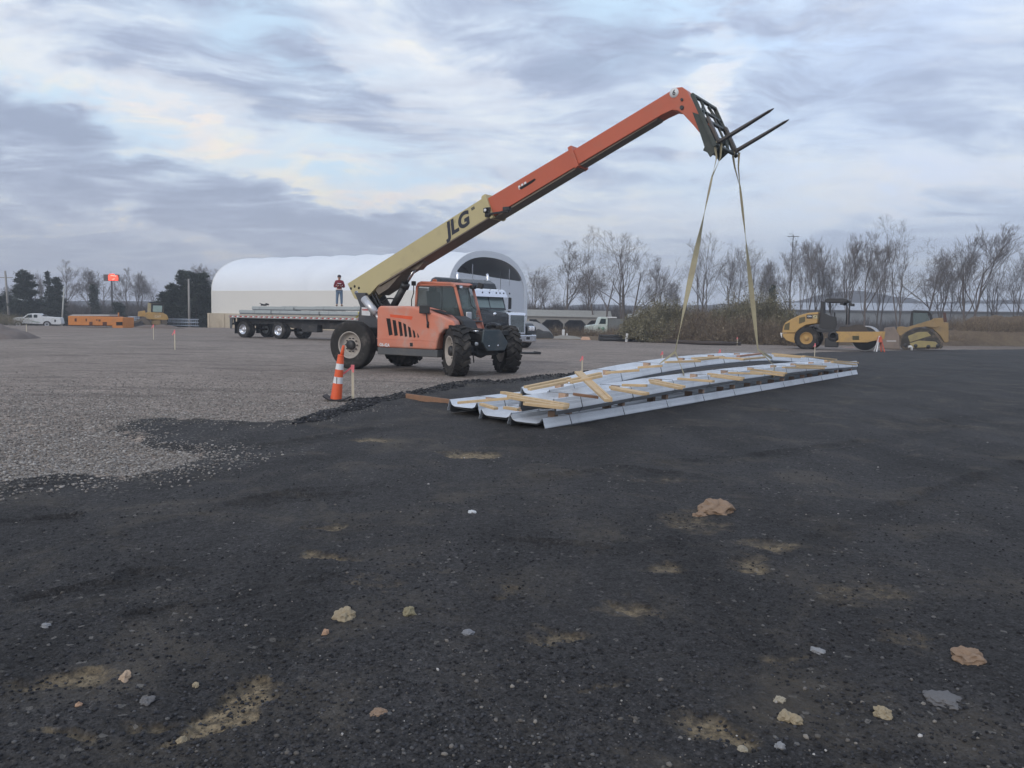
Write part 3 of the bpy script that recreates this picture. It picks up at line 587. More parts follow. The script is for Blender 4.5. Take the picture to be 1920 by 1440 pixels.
b=MB(); b.prism([(3.22,4.77),(3.7,4.965),(3.74,4.93),(3.62,4.86),(3.3,4.73)],-.23,-.22); b.build('inspection_slot',OPENING_SHADE,mid)
o_=S(981,351,-.225); b=MB()
for k in range(3): b.prism([(o_[0]+k*.09-.13,o_[1]+k*.037-.05),(o_[0]+k*.09-.07,o_[1]+k*.037-.03),(o_[0]+k*.09-.10,o_[1]+k*.037+.06),(o_[0]+k*.09-.16,o_[1]+k*.037+.04)],-.2275,-.22)
b.build('faded_markings',WHITE,mid)
hd_=[(4.6,5.47),(7.20,6.52),(7.34,6.585),(7.50,6.575),(7.62,6.47),(7.83,6.10),(8.06,5.70),(7.93,5.56),(7.80,5.72),(7.56,5.98),(7.42,6.085),(7.28,6.12),(7.05,6.055),(4.75,5.12)]
b=MB(); b.prism(hd_,-.19,.19); fly=b.build('fly_boom_and_head',BOOMOR,th_,.012)
b=MB(); b.prism([(4.95,5.20),(6.95,6.02),(6.9,5.965),(4.97,5.16)],-.15,.15); b.build('boom_underside_plate',CREAMD,fly,.003)
q=S(1264,174,-.19); b=MB(); b.lathe([(.001,-.196),(.105,-.196),(.105,-.185)],c=(q[0],0,q[1]),n=28); b.build('section_marker',WHITE,fly)
text('6',.15,BLACK,fly,(q[0],-.196,q[1]),(1,0,0),(0,0,1),.004,.004,0,'marker_number')
b=MB()
for p,r_ in(((1279,202),.045),((1279,187),.03)):
    q=S(*p,-.19); b.tube([(q[0],-.225,q[1]),(q[0],.225,q[1])],r_,14)
b.build('pivot_pin',DARK,fly)
# lift and tilt cylinders, hoses
b=MB(); a_=S(733,583,-.05); c_=S(760,534,-.05); r_=S(779,503,-.05); b.tube([(a_[0],-.05,a_[1]),(c_[0],-.05,c_[1])],.105,16); b.tube([(c_[0]-.05,-.05,c_[1]-.09),(c_[0]+.02,-.05,c_[1]+.04)],.13,16); lc=b.build('lift_cylinder',DARK,th_)
b=MB(); b.tube([(c_[0],-.05,c_[1]),(r_[0],-.05,r_[1])],.048,14); b.build('piston_rod',STEEL,lc)
b=MB(); z=S(781,499,-.05); b.prism([(z[0]-.30,z[1]+.02),(z[0]+.42,z[1]+.34),(z[0]+.34,z[1]+.05),(z[0]+.15,z[1]-.10),(z[0]-.12,z[1]-.12)],-.16,.08); b.build('cylinder_bracket',CREAMD,boom,.01)
b=MB(); a_=S(694,553,-.1); c_=S(716,582,-.1); b.tube([(a_[0],-.1,a_[1]),(c_[0],-.1,c_[1])],.085,14); b.tube([(a_[0]-.2,-.1,a_[1]+.25),(a_[0],-.1,a_[1])],.05,12); b.build('compensation_cylinder',DARK,th_)
def hose(pts,y,r=.018):
    P=[]
    for i in range(len(pts)-1):
        for k in range(6):
            t=k/6; p0=pts[max(i-1,0)];p1=pts[i];p2=pts[i+1];p3=pts[min(i+2,len(pts)-1)]
            P.append(tuple(.5*((2*p1[j])+(-p0[j]+p2[j])*t+(2*p0[j]-5*p1[j]+4*p2[j]-p3[j])*t*t+(-p0[j]+3*p1[j]-3*p2[j]+p3[j])*t**3) for j in(0,1)))
    P.append(pts[-1]); Q=[]
    for p in P: s_=S(p[0],p[1],y); Q.append((s_[0],y,s_[1]))
    m_=MB(); m_.tube(Q,r,8); return m_.build('hydraulic_hose',BLACK,th_)
hose([(702,553),(706,563),(716,566),(726,560),(738,560)],-.15,.022); hose([(704,549),(712,567),(722,575),(721,582)],-.2,.028); hose([(698,552),(707,570),(714,580)],-.25,.028); hose([(720,578),(725,572),(731,575)],-.15); hose([(703,550),(698,565),(712,572),(712,583)],-.05,.03)
# light bar at the first collar
b=MB(); l0=S(912,398,-.30); b.box((l0[0]+.05,-.31,l0[1]),(.16,.05,.24)); b.beam((l0[0],-.33,l0[1]-.06),(l0[0]+.70,-.30,l0[1]-.02),.06,.05); b.box((l0[0]+.66,-.30,l0[1]+.04),(.2,.12,.1)).box((l0[0]+.02,-.36,l0[1]+.04),(.1,.08,.12)); b.build('work_light_bar',DARK,boom,.01)
b=MB(); b.lathe([(.001,-.405),(.04,-.40),(.04,-.39)],c=(l0[0]+.03,0,l0[1]+.04),n=12); b.build('lamp_lens',WHITE,boom)
# carriage and forks
Bx,Bz=8.50,5.20; tx,tz=.905,.425; nx,nz=-.44,.898
def cp(u,v,off=0.): return (Bx+tx*u+nx*v,Bz+tz*u+nz*v)
CARR=mat('carriage_dark_green_grey',(.045,.055,.05),.55,.2,var=.3,sc=5,dirt=DU,da=.3)
b=MB()
def bar(y0,v0,y1,v1,w=.07,h=.05,u=-.05):
    a=cp(u,v0);c=cp(u,v1); b.beam((a[0],y0,a[1]),(c[0],y1,c[1]),w,h,(tx,0,tz) if abs(v1-v0)<.01 else (tx,0,tz))
for y in(-.62,.62): bar(y,-.06,y,1.2,.05,.08)
for y in(-.22,.22): bar(y,.0,y,1.16,.04,.045)
for v in(0.,.62,1.18): bar(-.64,v,.64,v,.07,.06)
bar(-.62,.85,.62,.85,.05,.05); bar(-.6,.6,-.15,1.1,.05,.05); bar(.6,.6,.15,1.1,.05,.05); bar(-.6,.5,-.2,.05,.05,.05); bar(.6,.5,.2,.05,.05,.05)
b.build('fork_carriage',CARR,th_,.008)
b=MB(); bk=[(7.80,5.98),(7.98,5.90),cp(-.14,.62),cp(-.08,-.02),(8.24,4.99),(8.12,5.18),(7.98,5.55)]
b.prism(bk,-.30,-.26).prism(bk,.20,.24); b.box((8.22,0,5.28),(.2,.5,.36),(0,rad(25),0)); b.build('quick_coupler',CARR,th_,.01)
b=MB(); b.tube([(7.75,0,6.0),(8.2,0,5.3)],.05,12); b.build('tilt_cylinder',STEEL,th_)
for y in(-.50,.50):
    b=MB(); L=1.24; pts=[]
    V=[]
    for (u,hw,t0,t1) in((-.0,.06,-.0,.055),(.6,.06,.005,.05),(L-.1,.055,.02,.042),(L,.02,.028,.036)):
        for yy,tt in((-hw,t0),(hw,t0),(hw,t1),(-hw,t1)):
            a=(Bx+tx*u+nx*(tt),Bz+tz*u+nz*(tt)); V.append((a[0],y+yy,a[1]))
    Fc=[(0,1,2,3),(15,14,13,12)]+[(i*4+k,i*4+4+k,i*4+4+(k+1)%4,i*4+(k+1)%4) for i in range(3) for k in range(4)]
    b.add(V,Fc); a=cp(0.02,0);c=cp(0.02,.62); b.beam((a[0],y,a[1]),(c[0],y,c[1]),.055,.12,(0,1,0)) ; b.build('fork_tine',mat('fork_steel',(.07,.065,.065),.5,.4,var=.3,dirt=(.2,.12,.08),da=.4),th_,.004)
# cab
CB=[(-.76,1.20),(-.76,1.72),(-.72,2.36),(-.66,2.46),(-.55,2.49),(.58,2.45),(.67,2.42),(.72,2.34),(1.03,1.44),(1.12,1.17)]
def frame(y0,y1,wd,idx,name):
    m_=MB(); P=[Vector((p[0],(y0+y1)/2,p[1])) for p in CB]
    for i in idx: m_.tube([P[i],P[i+1]],wd,10)
    for i in idx: m_.lathe([(.001,-wd),(wd*.7,-wd*.7),(wd,0),(wd*.7,wd*.7),(.001,wd)],c=P[i],n=10)
    return m_
cabE=empty('cab',(0,0,0),0,th_)
for y in(.32,1.10): m_=frame(y,y,.042,range(0,9),'cab_frame'); m_.build('cab_frame',ORANGE,cabE)
b=MB(); b.prism([(-.76,2.40),(-.62,2.52),(.55,2.49),(.76,2.42),(.70,2.36),(-.7,2.38)],.30,1.12); b.build('cab_roof',ORANGE,cabE,.03,3)
b=MB(); b.prism([(-.79,1.2),(-.79,1.52),(.9,1.45),(1.03,1.44),(1.13,1.17)],.29,1.13); b.build('cab_base',ORANGE,cabE,.02)
b=MB(); b.prism([(.99,1.44),(1.12,1.44),(1.16,1.40),(.99,1.40)],.36,1.06); b.build('windscreen_ledge',BLACK,cabE,.01)
b=MB(); b.prism([(-.72,1.5),(-.68,2.38),(-.6,2.43),(.55,2.40),(.66,2.35),(.97,1.46)],.30,.306); b.build('side_glass',glass('side_window',(.09,.12,.12),.06,.36),cabE)
b=MB(); b.prism([(-.72,1.5),(-.68,2.38),(-.6,2.43),(.55,2.40),(.66,2.35),(.97,1.46)],1.09,1.096); b.build('side_glass',glass('far_window',(.25,.42,.38),.06,.22),cabE)
b=MB(); b.add([(.76,.36,2.38),(.76,1.06,2.38),(1.05,1.06,1.47),(1.05,.36,1.47)],[(0,1,2,3)]); b.add([(.766,.36,2.382),(.766,1.06,2.382),(1.056,1.06,1.472),(1.056,.36,1.472)],[(3,2,1,0)]); b.build('windscreen',glass('windscreen',(.20,.26,.26),.05,.18),cabE)
b=MB(); b.box((-.74,.71,1.95),(.02,.74,.8)); b.build('rear_glass',GLASS,cabE)
b=MB(); b.box((-.15,.7,1.62),(.5,.5,.14)).box((-.42,.7,1.95),(.14,.48,.62),(0,rad(-8),0)).box((-.46,.7,2.3),(.1,.26,.16)); b.build('seat',BLACK,cabE,.04,3)
b=MB(); b.lathe([(.17,-.012),(.185,0),(.17,.012),(.155,0),(.17,-.012)],c=(0,0,0),ax='z',n=24); 
for i,v in enumerate(b.v): q_=Euler((0,rad(-35),0)).to_matrix()@Vector(v); b.v[i]=(q_.x+.52,q_.y+.7,q_.z+1.86)
b.tube([(.52,.7,1.86),(.68,.7,1.5)],.03,8); b.box((.74,.7,1.62),(.18,.6,.28)); b.build('steering_wheel',BLACK,cabE)
b=MB(); b.tube([(.2,.36,1.5),(.2,.36,2.42)],.03,8); b.build('inner_pillar',BLACK,cabE); b=MB(); b.tube([(-.4,1.05,1.5),(-.4,1.05,2.42)],.035,8); b.build('inner_pillar',BLACK,cabE)
for c_,d_ in(((.80,1.0,2.38),(.12,.17,.11)),((.78,.42,2.36),(.12,.15,.1))): b=MB(); b.box(c_,d_); b.build('work_light',BLACK,cabE,.015); b=MB(); b.box((c_[0]+.065,c_[1],c_[2]),(.01,.12,.07)); b.build('lamp_lens',CHROME,cabE)
b=MB(); b.box((.95,1.16,2.42),(.14,.2,.16),(0,.3,.5)); b.build('light_shroud',BLACK,cabE,.02)
b=MB(); b.lathe([(.001,.10),(.05,.09),(.07,.05),(.07,0)],c=(-.30,.6,2.51),ax='z',n=16); b.build('beacon',mat('amber',(.55,.13,.03),.3),cabE)
b=MB(); b.tube([(.83,.75,2.33),(.98,.72,1.85),(1.0,.9,1.75)],.012,6); b.build('wiper',BLACK,cabE)
b=MB(); b.box((1.07,.50,1.55),(.06,.22,.24)); b.build('defroster_box',ALU,cabE,.04,3)
b=MB()
for k in range(5): b.beam((1.02,.90,1.50+k*.05),(1.02,1.04,1.50+k*.05),.02,.018)
b.build('grab_steps',BOOMOR,cabE)
# mirrors
p=S(796,580,-1.28);q=S(799,610,-1.28); b=MB(); b.box((p[0],-1.28,p[1]),(.30,.06,.22),(0,0,rad(12))); mr=b.build('side_mirror',BLACK,th_,.02,3); b=MB(); b.tube([(p[0]+.04,-1.26,p[1]-.1),(q[0],-1.22,q[1]-.02)],.017,8); b.tube([(q[0],-1.22,q[1]+.1),(q[0],-1.22,q[1]-.06)],.03,8); b.build('mirror_post',BLACK,mr)
b=MB(); b.box((-.84,.30,2.47),(.1,.1,.13)); m2=b.build('side_mirror',BLACK,th_,.01); b=MB(); b.tube([(-.84,.30,2.42),(-.84,.30,2.2),(-.90,.28,2.0),(-.90,.28,1.75)],.014,8); b.build('mirror_post',BLACK,m2)
# front end
fp=[T.front(*p,2.42) for p in[(906,619),(936,618),(951,642),(945,657),(913,658),(903,642)]]
b=MB(); b.prism(fp,2.40,2.45,'x'); fpl=b.build('front_plate',mat('front_plate_slate',(.055,.075,.085),.5,.1,dirt=DU,da=.3),th_,.012)
b=MB()
for p in[(917,649),(934,648)]:
    q=T.front(*p,2.45); b.lathe([(.001,2.465),(.028,2.46),(.028,2.44)],c=(0,q[0],q[1]),ax='x',n=12)
b.build('bolt',CHROME,fpl)
b=MB(); b.box((2.0,.25,.85),(.5,.75,.25)).box((2.0,-.15,1.05),(.3,.4,.35)).box((2.25,.5,1.12),(.2,.3,.12)); b.tube([(1.5,-.5,1.2),(2.1,-.45,1.15),(2.35,-.2,.9)],.04,8).tube([(1.4,-.35,1.25),(2.2,-.2,1.2),(2.35,.1,.95)],.03,8); b.build('front_frame',DARK,th_,.015)
b=MB(); b.box((2.08,-.42,1.15),(.10,.14,.07)); b.build('headlight',CHROME,th_,.02)
b=MB(); b.lathe([(.001,2.30),(.04,2.29),(.05,2.24)],c=(0,-.62,.84),ax='x',n=12); b.build('position_lamp',WHITE,th_)
b=MB(); b.tube([(2.15,-.66,.8),(2.2,-.64,.35)],.015,6); b.build('hydraulic_hose',BLACK,th_)
wheel(th_,(1.93,-1.05,.655),.66,.40,.37,-33,lugs=19,lugh=.035,dish=.16)
wheel(th_,(1.97,1.07,.655),.66,.42,.37,180-33,lugs=19,lugh=.035,dish=.16)
wheel(th_,(-1.9,-1.05,.675),.69,.40,.37,12,lugs=0,dish=.14)
wheel(th_,(-1.9,1.03,.67),.68,.40,.37,180+14,lugs=20,lugh=.03,dish=.16)
# ================================================================== SLINGS
def strap_(pts,w,twists,name='strap',parent=None,m=STRAP,n=40,tw0=0.):
    pts=[Vector(p) for p in pts]; L=[0]
    for i in range(1,len(pts)): L.append(L[-1]+(pts[i]-pts[i-1]).length)
    def at(s_):
        for i in range(1,len(pts)):
            if s_<=L[i] or i==len(pts)-1: return pts[i-1].lerp(pts[i],(s_-L[i-1])/max(1e-6,L[i]-L[i-1]))
    V=[];n=max(n,4)
    for i in range(n+1):
        s_=L[-1]*i/n; p=at(s_); a=at(min(L[-1],s_+.01))-at(max(0,s_-.01)); a.normalize()
        u=Vector((1,0,0)); u=(u-a*u.dot(a)).normalized(); v=a.cross(u); g=tw0+twists*2*math.pi*i/n
        x=u*math.cos(g)+v*math.sin(g); y=a.cross(x); ww=w if not callable(w) else w(i/n)
        V+=[p+x*ww/2+y*.004,p+x*ww/2-y*.004,p-x*ww/2-y*.004,p-x*ww/2+y*.004]
    Fc=[(i*4+k,i*4+(k+1)%4,i*4+4+(k+1)%4,i*4+4+k) for i in range(n) for k in range(4)]+[(3,2,1,0),tuple(4*n+k for k in range(4))]
    b=MB(); b.add(V,Fc); return b.build(name,m,parent)
def Dline(px,py,u,z=None): pass
topA=T.w(8.50,-.5,5.16); topB=T.w(8.52,.5,5.14)
k1=gnd(1266,660,.92); k1=atd(1266,660,15.1); k2=atd(1421,655,17.4)
for (top,kn,legs,lab,tw) in((topA,k1,[(1282,700,14.9),(1234,684,16.)],'tan lifting sling hanging from the near fork tine, forking above the arched panels',.75),(topB,k2,[(1452,686,17.2),(1447,672,18.1)],'tan lifting sling hanging from the far fork tine, nearer the road roller',.6)):
    e=empty('lifting_sling',tuple(kn),0,None,lab,'sling','slings hanging from the forks'); K_=Vector(kn)
    tl=Vector(top)-K_
    # eye round the tine
    o1=tl+Vector((.05,.05,-.0)); 
    strap_([tl+Vector((-.05,0,.09)),tl+Vector((-.08,0,.0)),tl+Vector((-.03,0,-.25)),tl.lerp(Vector((0,0,0)),.16)],.075,.1,'strap_eye',e,n=14,tw0=1.2)
    strap_([tl+Vector((-.05,0,.09)),tl+Vector((.06,.02,.06)),tl+Vector((.05,0,-.25)),tl.lerp(Vector((0,0,0)),.16)],.075,.1,'strap_eye',e,n=14,tw0=1.2)
    strap_([tl.lerp(Vector((0,0,0)),.15),Vector((0,0,0))],lambda t:.03+.085*math.sin(math.pi*min(1,max(0,t)))**.7,tw,'strap',e,n=60,tw0=.7)
    for (x,y,Y) in legs: strap_([Vector((0,0,0)),Vector(atd(x,y,Y))-K_],.05,.15,'strap_leg',e,n=10,tw0=1.3)
    q_=Vector(atd(*legs[0]))-K_; strap_([q_,q_+Vector((.01,.05,-.25)),q_+Vector((.15,.6,-.27))],.055,0,'strap_wrap',e,n=10,tw0=1.57)
# ================================================================== PANEL BUNDLES
def prof(w,h): # raised flat pan, sides curling up to a crest, ribbed outer flange folding back down
    R_=[(.0,h*.40),(w*.58,h*.42),(w*.74,h*.55),(w*.84,h*.86),(w*.875,h*.98),(w*.90,h),(w*.925,h*.97),(w*.955,h*.68),(w*.97,h*.66),(w*.995,h*.36),(w*1.01,h*.34),(w*1.04,.02),(w*1.05,.0)]
    L_=[(-a,b_) for a,b_ in R_[::-1]][:-1]; return L_+R_
def sweep(path,lat,pr,thk=.003,fix=0):
    b=MB(); n=len(path);m=len(pr); V=[]
    for i,p in enumerate(path):
        t=(path[min(i+1,n-1)]-path[max(i-1,0)]).normalized(); up=t.cross(lat)*-1
        if up.z<0: up=-up
        for a,c in pr: V.append(p+lat*a+up*c)
    for i,p in enumerate(path):
        t=(path[min(i+1,n-1)]-path[max(i-1,0)]).normalized(); up=t.cross(lat)*-1
        if up.z<0: up=-up
        for a,c in pr: V.append(p+lat*a*.995+up*(c-thk))
    N=n*m; Fc=[]
    for i in range(n-1):
        for k in range(m-1):
            a=i*m+k; Fc.append((a,a+1,a+m+1,a+m)); Fc.append((N+a,N+a+m,N+a+m+1,N+a+1))
        for k in(0,m-1): a=i*m+k; Fc.append((a,a+m,N+a+m,N+a))
    for k in range(m-1):
        Fc.append((k,N+k,N+k+1,k+1)); a=(n-1)*m+k; Fc.append((a,a+1,N+a+1,N+a))
    b.add(V,Fc,False); return b
WBLK=mat('pinkish_block_wood',(.40,.27,.19),.8,var=.2,sc=9,dirt=(.25,.17,.12),da=.5)
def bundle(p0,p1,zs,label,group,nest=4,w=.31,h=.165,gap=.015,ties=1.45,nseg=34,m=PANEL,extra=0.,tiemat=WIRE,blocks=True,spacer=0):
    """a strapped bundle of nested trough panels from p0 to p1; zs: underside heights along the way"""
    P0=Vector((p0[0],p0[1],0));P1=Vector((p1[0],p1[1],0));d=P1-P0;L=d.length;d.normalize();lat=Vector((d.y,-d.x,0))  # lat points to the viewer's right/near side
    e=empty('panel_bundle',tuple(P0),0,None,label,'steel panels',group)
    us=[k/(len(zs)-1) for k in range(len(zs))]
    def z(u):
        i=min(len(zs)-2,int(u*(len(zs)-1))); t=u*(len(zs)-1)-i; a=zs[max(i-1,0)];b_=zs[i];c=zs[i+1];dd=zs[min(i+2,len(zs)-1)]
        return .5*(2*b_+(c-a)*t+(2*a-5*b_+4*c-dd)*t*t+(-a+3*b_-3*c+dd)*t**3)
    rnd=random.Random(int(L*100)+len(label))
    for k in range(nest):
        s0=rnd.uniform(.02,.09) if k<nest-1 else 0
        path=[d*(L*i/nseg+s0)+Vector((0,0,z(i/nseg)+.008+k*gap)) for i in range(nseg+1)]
        sweep(path,lat,prof(w*(1-.028*(nest-1-k)),h)).build('panel',m if k==nest-1 else PANEL_SHADE,e)
    nt_=int(L/ties)
    for i in range(nt_):
        s_=ties*.45+i*(L-ties*.9)/(nt_-1) if nt_>1 else L/2; u=s_/L; z0=z(u); tp=nest*gap
        c=d*s_; b=MB(); W_=w*1.06
        pts=[(-w*.90,.0),(-w*1.07,tp),(-w*.90,h+tp),(w*.90,h+tp),(w*1.07,tp),(w*.90,.0)]
        for a_,b_ in zip(pts,pts[1:]+pts[:1]): b.beam(c+lat*a_[0]+Vector((0,0,z0+a_[1])),c+lat*b_[0]+Vector((0,0,z0+b_[1])),.014,.006)
        b.build('steel_band',tiemat,e)
        if spacer:
            b=MB(); b.box(c+lat*w*.84+Vector((0,0,z0+h+tp+.006+spacer/2)),(.075,.09,spacer),Euler((0,0,math.atan2(d.y,d.x))).to_matrix()); b.build('spacer_block',WBLK,e)
        if blocks:
            b=MB(); b.box(c+d*.0+Vector((0,0,z0+.055+tp+h*.4)),(.085,.12,.085),Euler((0,0,math.atan2(d.y,d.x))).to_matrix()); b.build('wood_block',WBLK,e)
    return e
dA=Vector((.607,.795)); nA=Vector((-.795,.607))
GB='bundles of nested galvanised roof panels on the black ground'
a0=Vector((.20,10.52)); aL=Vector((10.25,23.55))     # centreline of the near stack
bundle(a0,aL,[.0,.0,.0,.0,.0],'straight lower bundle of white steel panels at the bottom of the near stack',GB,nest=3,h=.13,gap=.012,spacer=.07)
bundle(a0+dA*.15-nA*.08,aL-dA*.05,[.195,.265,.29,.27,.20],'upper bundle of white steel panels resting on the near stack under crossed timbers',GB,nest=5,h=.165)
c0=Vector((-.22,11.0)); bundle(c0,c0+dA*9,[.0,.0,.0,.0],'short bundle of steel panels whose end pokes out left of the near stack',GB,nest=3,h=.14)
b0=Vector((-.74,11.68)); bundle(b0,b0+dA*8.5,[.02,.03,.03,.0],'leftmost bundle of steel panels, low on the ground beside a brown board',GB,nest=4)
D0=Vector((.38,12.2)); D1=Vector((9.5,23.7))
bundle(D0,D1,[.19,.41,.52,.56,.52,.38,.21],'arched bundle of steel panels at the back with both slings round it',GB,nest=4)
# timbers laid across the bundles: each one a loose 2x4
def tz(tab,x):
    for (x0,z0),(x1,z1) in zip(tab,tab[1:]):
        if x<=x1: return z0+(z1-z0)*max(0,(x-x0))/(x1-x0)
    return tab[-1][1]
ZD=[(960,.44),(1064,.56),(1126,.66),(1250,.77),(1400,.80),(1500,.74),(1608,.48)]
ZA=[(930,.46),(1060,.50),(1150,.54),(1300,.58),(1450,.56),(1608,.42)]
def plank(x0,y0,x1,y1,z0,z1,label,group,m=WOOD,w=.075,h=.036,name='timber'):
    a=Vector(gnd(x0,y0,z0)); c=Vector(gnd(x1,y1,z1)); b=MB(); b.beam(a-a,c-a,w,h); o=b.build(name,m,None,.003); o.location=a; return tag(o,label,'timber',group)
ORD=['first','second','third','fourth','fifth','sixth','seventh','eighth','ninth','tenth','eleventh','twelfth','thirteenth','fourteenth','fifteenth','sixteenth','seventeenth','eighteenth']
GD='loose pine timbers on the arched back bundle'; LD='loose pine timber laid on top of the arched back bundle'
_k=-1
for q in[(985,726,1068,709),(992,730,1062,716),(1064,714,1126,700),(1070,717,1128,705),(1135,699,1199,694),(1196,689,1242,686),(1248,679,1312,677),(1299,672,1356,669),(1304,675,1345,671),(1340,670,1397,673),(1390,674,1432,670),(1447,663,1509,669),(1452,667,1500,670),(1507,668,1567,674),(1548,676,1608,680),(1560,679,1604,684)]:
    _k+=1; plank(*q,tz(ZD,q[0])+.02,tz(ZD,q[2])+.02,'%s pine timber from the left on the arched back bundle'%ORD[_k],GD)
plank(1384,668,1426,663,.84,.86,'reddish timber tilted up near the right hand sling','loose pine timbers on the arched back bundle' if False else None,mat('reddish_lumber',(.42,.24,.17),.75))
GA='pine timbers crossing the upper near bundle'; LA='pine timber laid across the upper near bundle'
_k=-1
for q in[(942,736,975,741),(955,741,1063,759),(955,745,1062,763),(985,757,1060,765),(1146,726,1213,738),(1150,729,1208,739),(1167,722,1213,723),(1220,713,1281,725),(1222,717,1276,728),(1272,710,1338,715),(1329,701,1393,709),(1335,705,1390,712),(1366,699,1430,701),(1404,692,1474,700),(1408,697,1470,704),(1469,689,1544,691),(1491,684,1548,687),(1495,687,1544,690)]:
    _k+=1; plank(*q,tz(ZA,q[0]),tz(ZA,q[2]),'%s pine timber from the left laid across the upper near bundle'%ORD[_k],GA)
plank(1075,739,1121,745,.50,.46,'dark weathered timber lying flat inside the upper near bundle',None,WOODD)
plank(1083,698,1141,751,.66,.52,'long pine timber leaning diagonally across the upper near bundle',None,w=.10)
plank(1089,697,1146,748,.66,.54,'thin split pine timber lying along the diagonal one',None,w=.03)
plank(859,755,954,747,.24,.34,'long pine timber on the leftmost bundle pointing to the crossed timbers',None)
plank(903,758,930,766,.27,.25,'short pine timber crossing the end of the leftmost bundle',None)
plank(946,764,972,768,.26,.25,'short pine timber on the bundle poking out left of the near stack',None)
plank(762,743,866,757,.07,.05,'brown weathered board lying on the black ground left of the bundles',None,WOODD,h=.10,w=.04,name='board')
plank(870,753,915,759,.03,.03,'pale board end under the leftmost bundle',None,WOOD) if False else None
# ================================================================== small site things
def lath(px,py,top,label,group,flag=True,w=.035,lean=0,tail=None,m=STAKE):
    p=gnd(px,py); hgt=(py-top)/F*math.hypot(p[0],p[1]); z=gz(p[0],p[1])
    e=empty('survey_stake',(p[0],p[1],z),0,None,label,'stake',group)
    b=MB(); b.beam((0,0,-.05),(lean,0,hgt),w,w*.4,(0,1,0)); b.build('stake',m,e)
    if flag:
        b=MB(); b.box((lean*.9,0,hgt*.93),(w*1.25,w*.7,hgt*.14)); k=max(.05,hgt*.1)
        b.beam((lean*.9,-.01,hgt*.95),(lean-.02-k*.8 if tail is None else lean+tail,-.03,hgt*.95-k*2.1),.03,.006,(0,1,0)); b.beam((lean*.9,-.01,hgt*.93),(lean+k*.3,-.03,hgt*.93-k*1.4),.03,.006,(0,1,0)); b.build('flagging_tape',PINK,e)
    return e
GS='survey stakes with pink flagging'
lath(662,751,686,'tall pale stake with pink tape right beside the orange and white cone',None,True,.045,-.01,-.16)
lath(1091,707,671,'pink flagged stake standing behind the leaning diagonal timber',GS)
lath(1241,688,661,'pink flagged stake left of the near sling fork',GS)
lath(1349,684,657,'pink flagged stake between the two slings behind the arched bundle',GS)
lath(1382,648,633,'small pink flagged stake by the dark pipe at the weedy bank',GS)
lath(1527,671,646,'pink flagged stake in front of the road roller',GS)
lath(328,656,622,'pink flagged stake on the gravel left of the trailer',GS)
lath(288,637,611,'thin pale pink topped stake left of the other gravel stake, below the bulldozer',GS,True,.03)
lath(50,630,612,'faint unflagged stake near the dirt heap at far left',GS,False,.03)
# channelizer cone
p=gnd(632,752); e=empty('channelizer_cone',(p[0],p[1],gz(p[0],p[1])+.0),0,None,'bent tall orange and white channelizer cone with a curled black base','traffic cone')
HC=.86; CO=mat('cone_orange',(.80,.12,.035),.5,var=.08,dirt=(.35,.12,.07),da=.4); CW=mat('cone_white_band',(.74,.74,.74),.4,var=.08,dirt=(.4,.38,.36),da=.4)
def cx(t): return -.02+.10*t
secs=[(0.,.33,.125,.105,CO,'orange_band'),(.33,.455,.105,.095,CW,'white_band'),(.455,.60,.095,.088,CO,'orange_band'),(.60,.715,.088,.078,CW,'white_band'),(.715,.86,.082,.066,CO,'orange_band')]
for t0,t1,r0,r1,m_,nm in secs:
    b=MB(); pts=[(cx(t0+(t1-t0)*k/3),0,.02+HC*1.05*(t0+(t1-t0)*k/3)) for k in range(4)]; b.tube(pts,[(r0+(r1-r0)*k/3)*.80 for k in range(4)],20,caps=False)
    b.build(nm,m_,e)
b=MB(); z0=.02+HC*1.05*.86; b.tube([(cx(.86),0,z0),(cx(.9),0,z0+.02)],[.06,.05],16).tube([(cx(.88)+.012,0,z0),(cx(.97)+.02,0,z0+.09),(cx(1.03)+.025,0,z0+.15),(cx(1.05)+.03,0,z0+.19)],[.034,.03,.026,.02],12); b.build('handle',CO,e)
b=MB(); b.box((.012,-.078,.02+HC*1.05*.39),(.012,.012,.11)); b.build('band_gap',BLACK,e)
b=MB(); V=[];n=18
for i in range(n+1):
    x=-.22+.44*i/n; z=.012+.05*(abs(x)/.22)**2.2+(.025*(x<-.12)*(abs(x)-.12)/.1)
    for y in(-.15,.15):
        for dz in(0,.03): V.append((x,y,z+dz))
Fc=[]
for i in range(n): o=i*4; Fc+=[(o,o+2,o+6,o+4),(o+1,o+5,o+7,o+3),(o,o+4,o+5,o+1),(o+2,o+3,o+7,o+6)]
Fc+=[(0,1,3,2),(n*4,n*4+2,n*4+3,n*4+1)]; b.add(V,Fc); b.build('rubber_base',BLACK,e,.004)
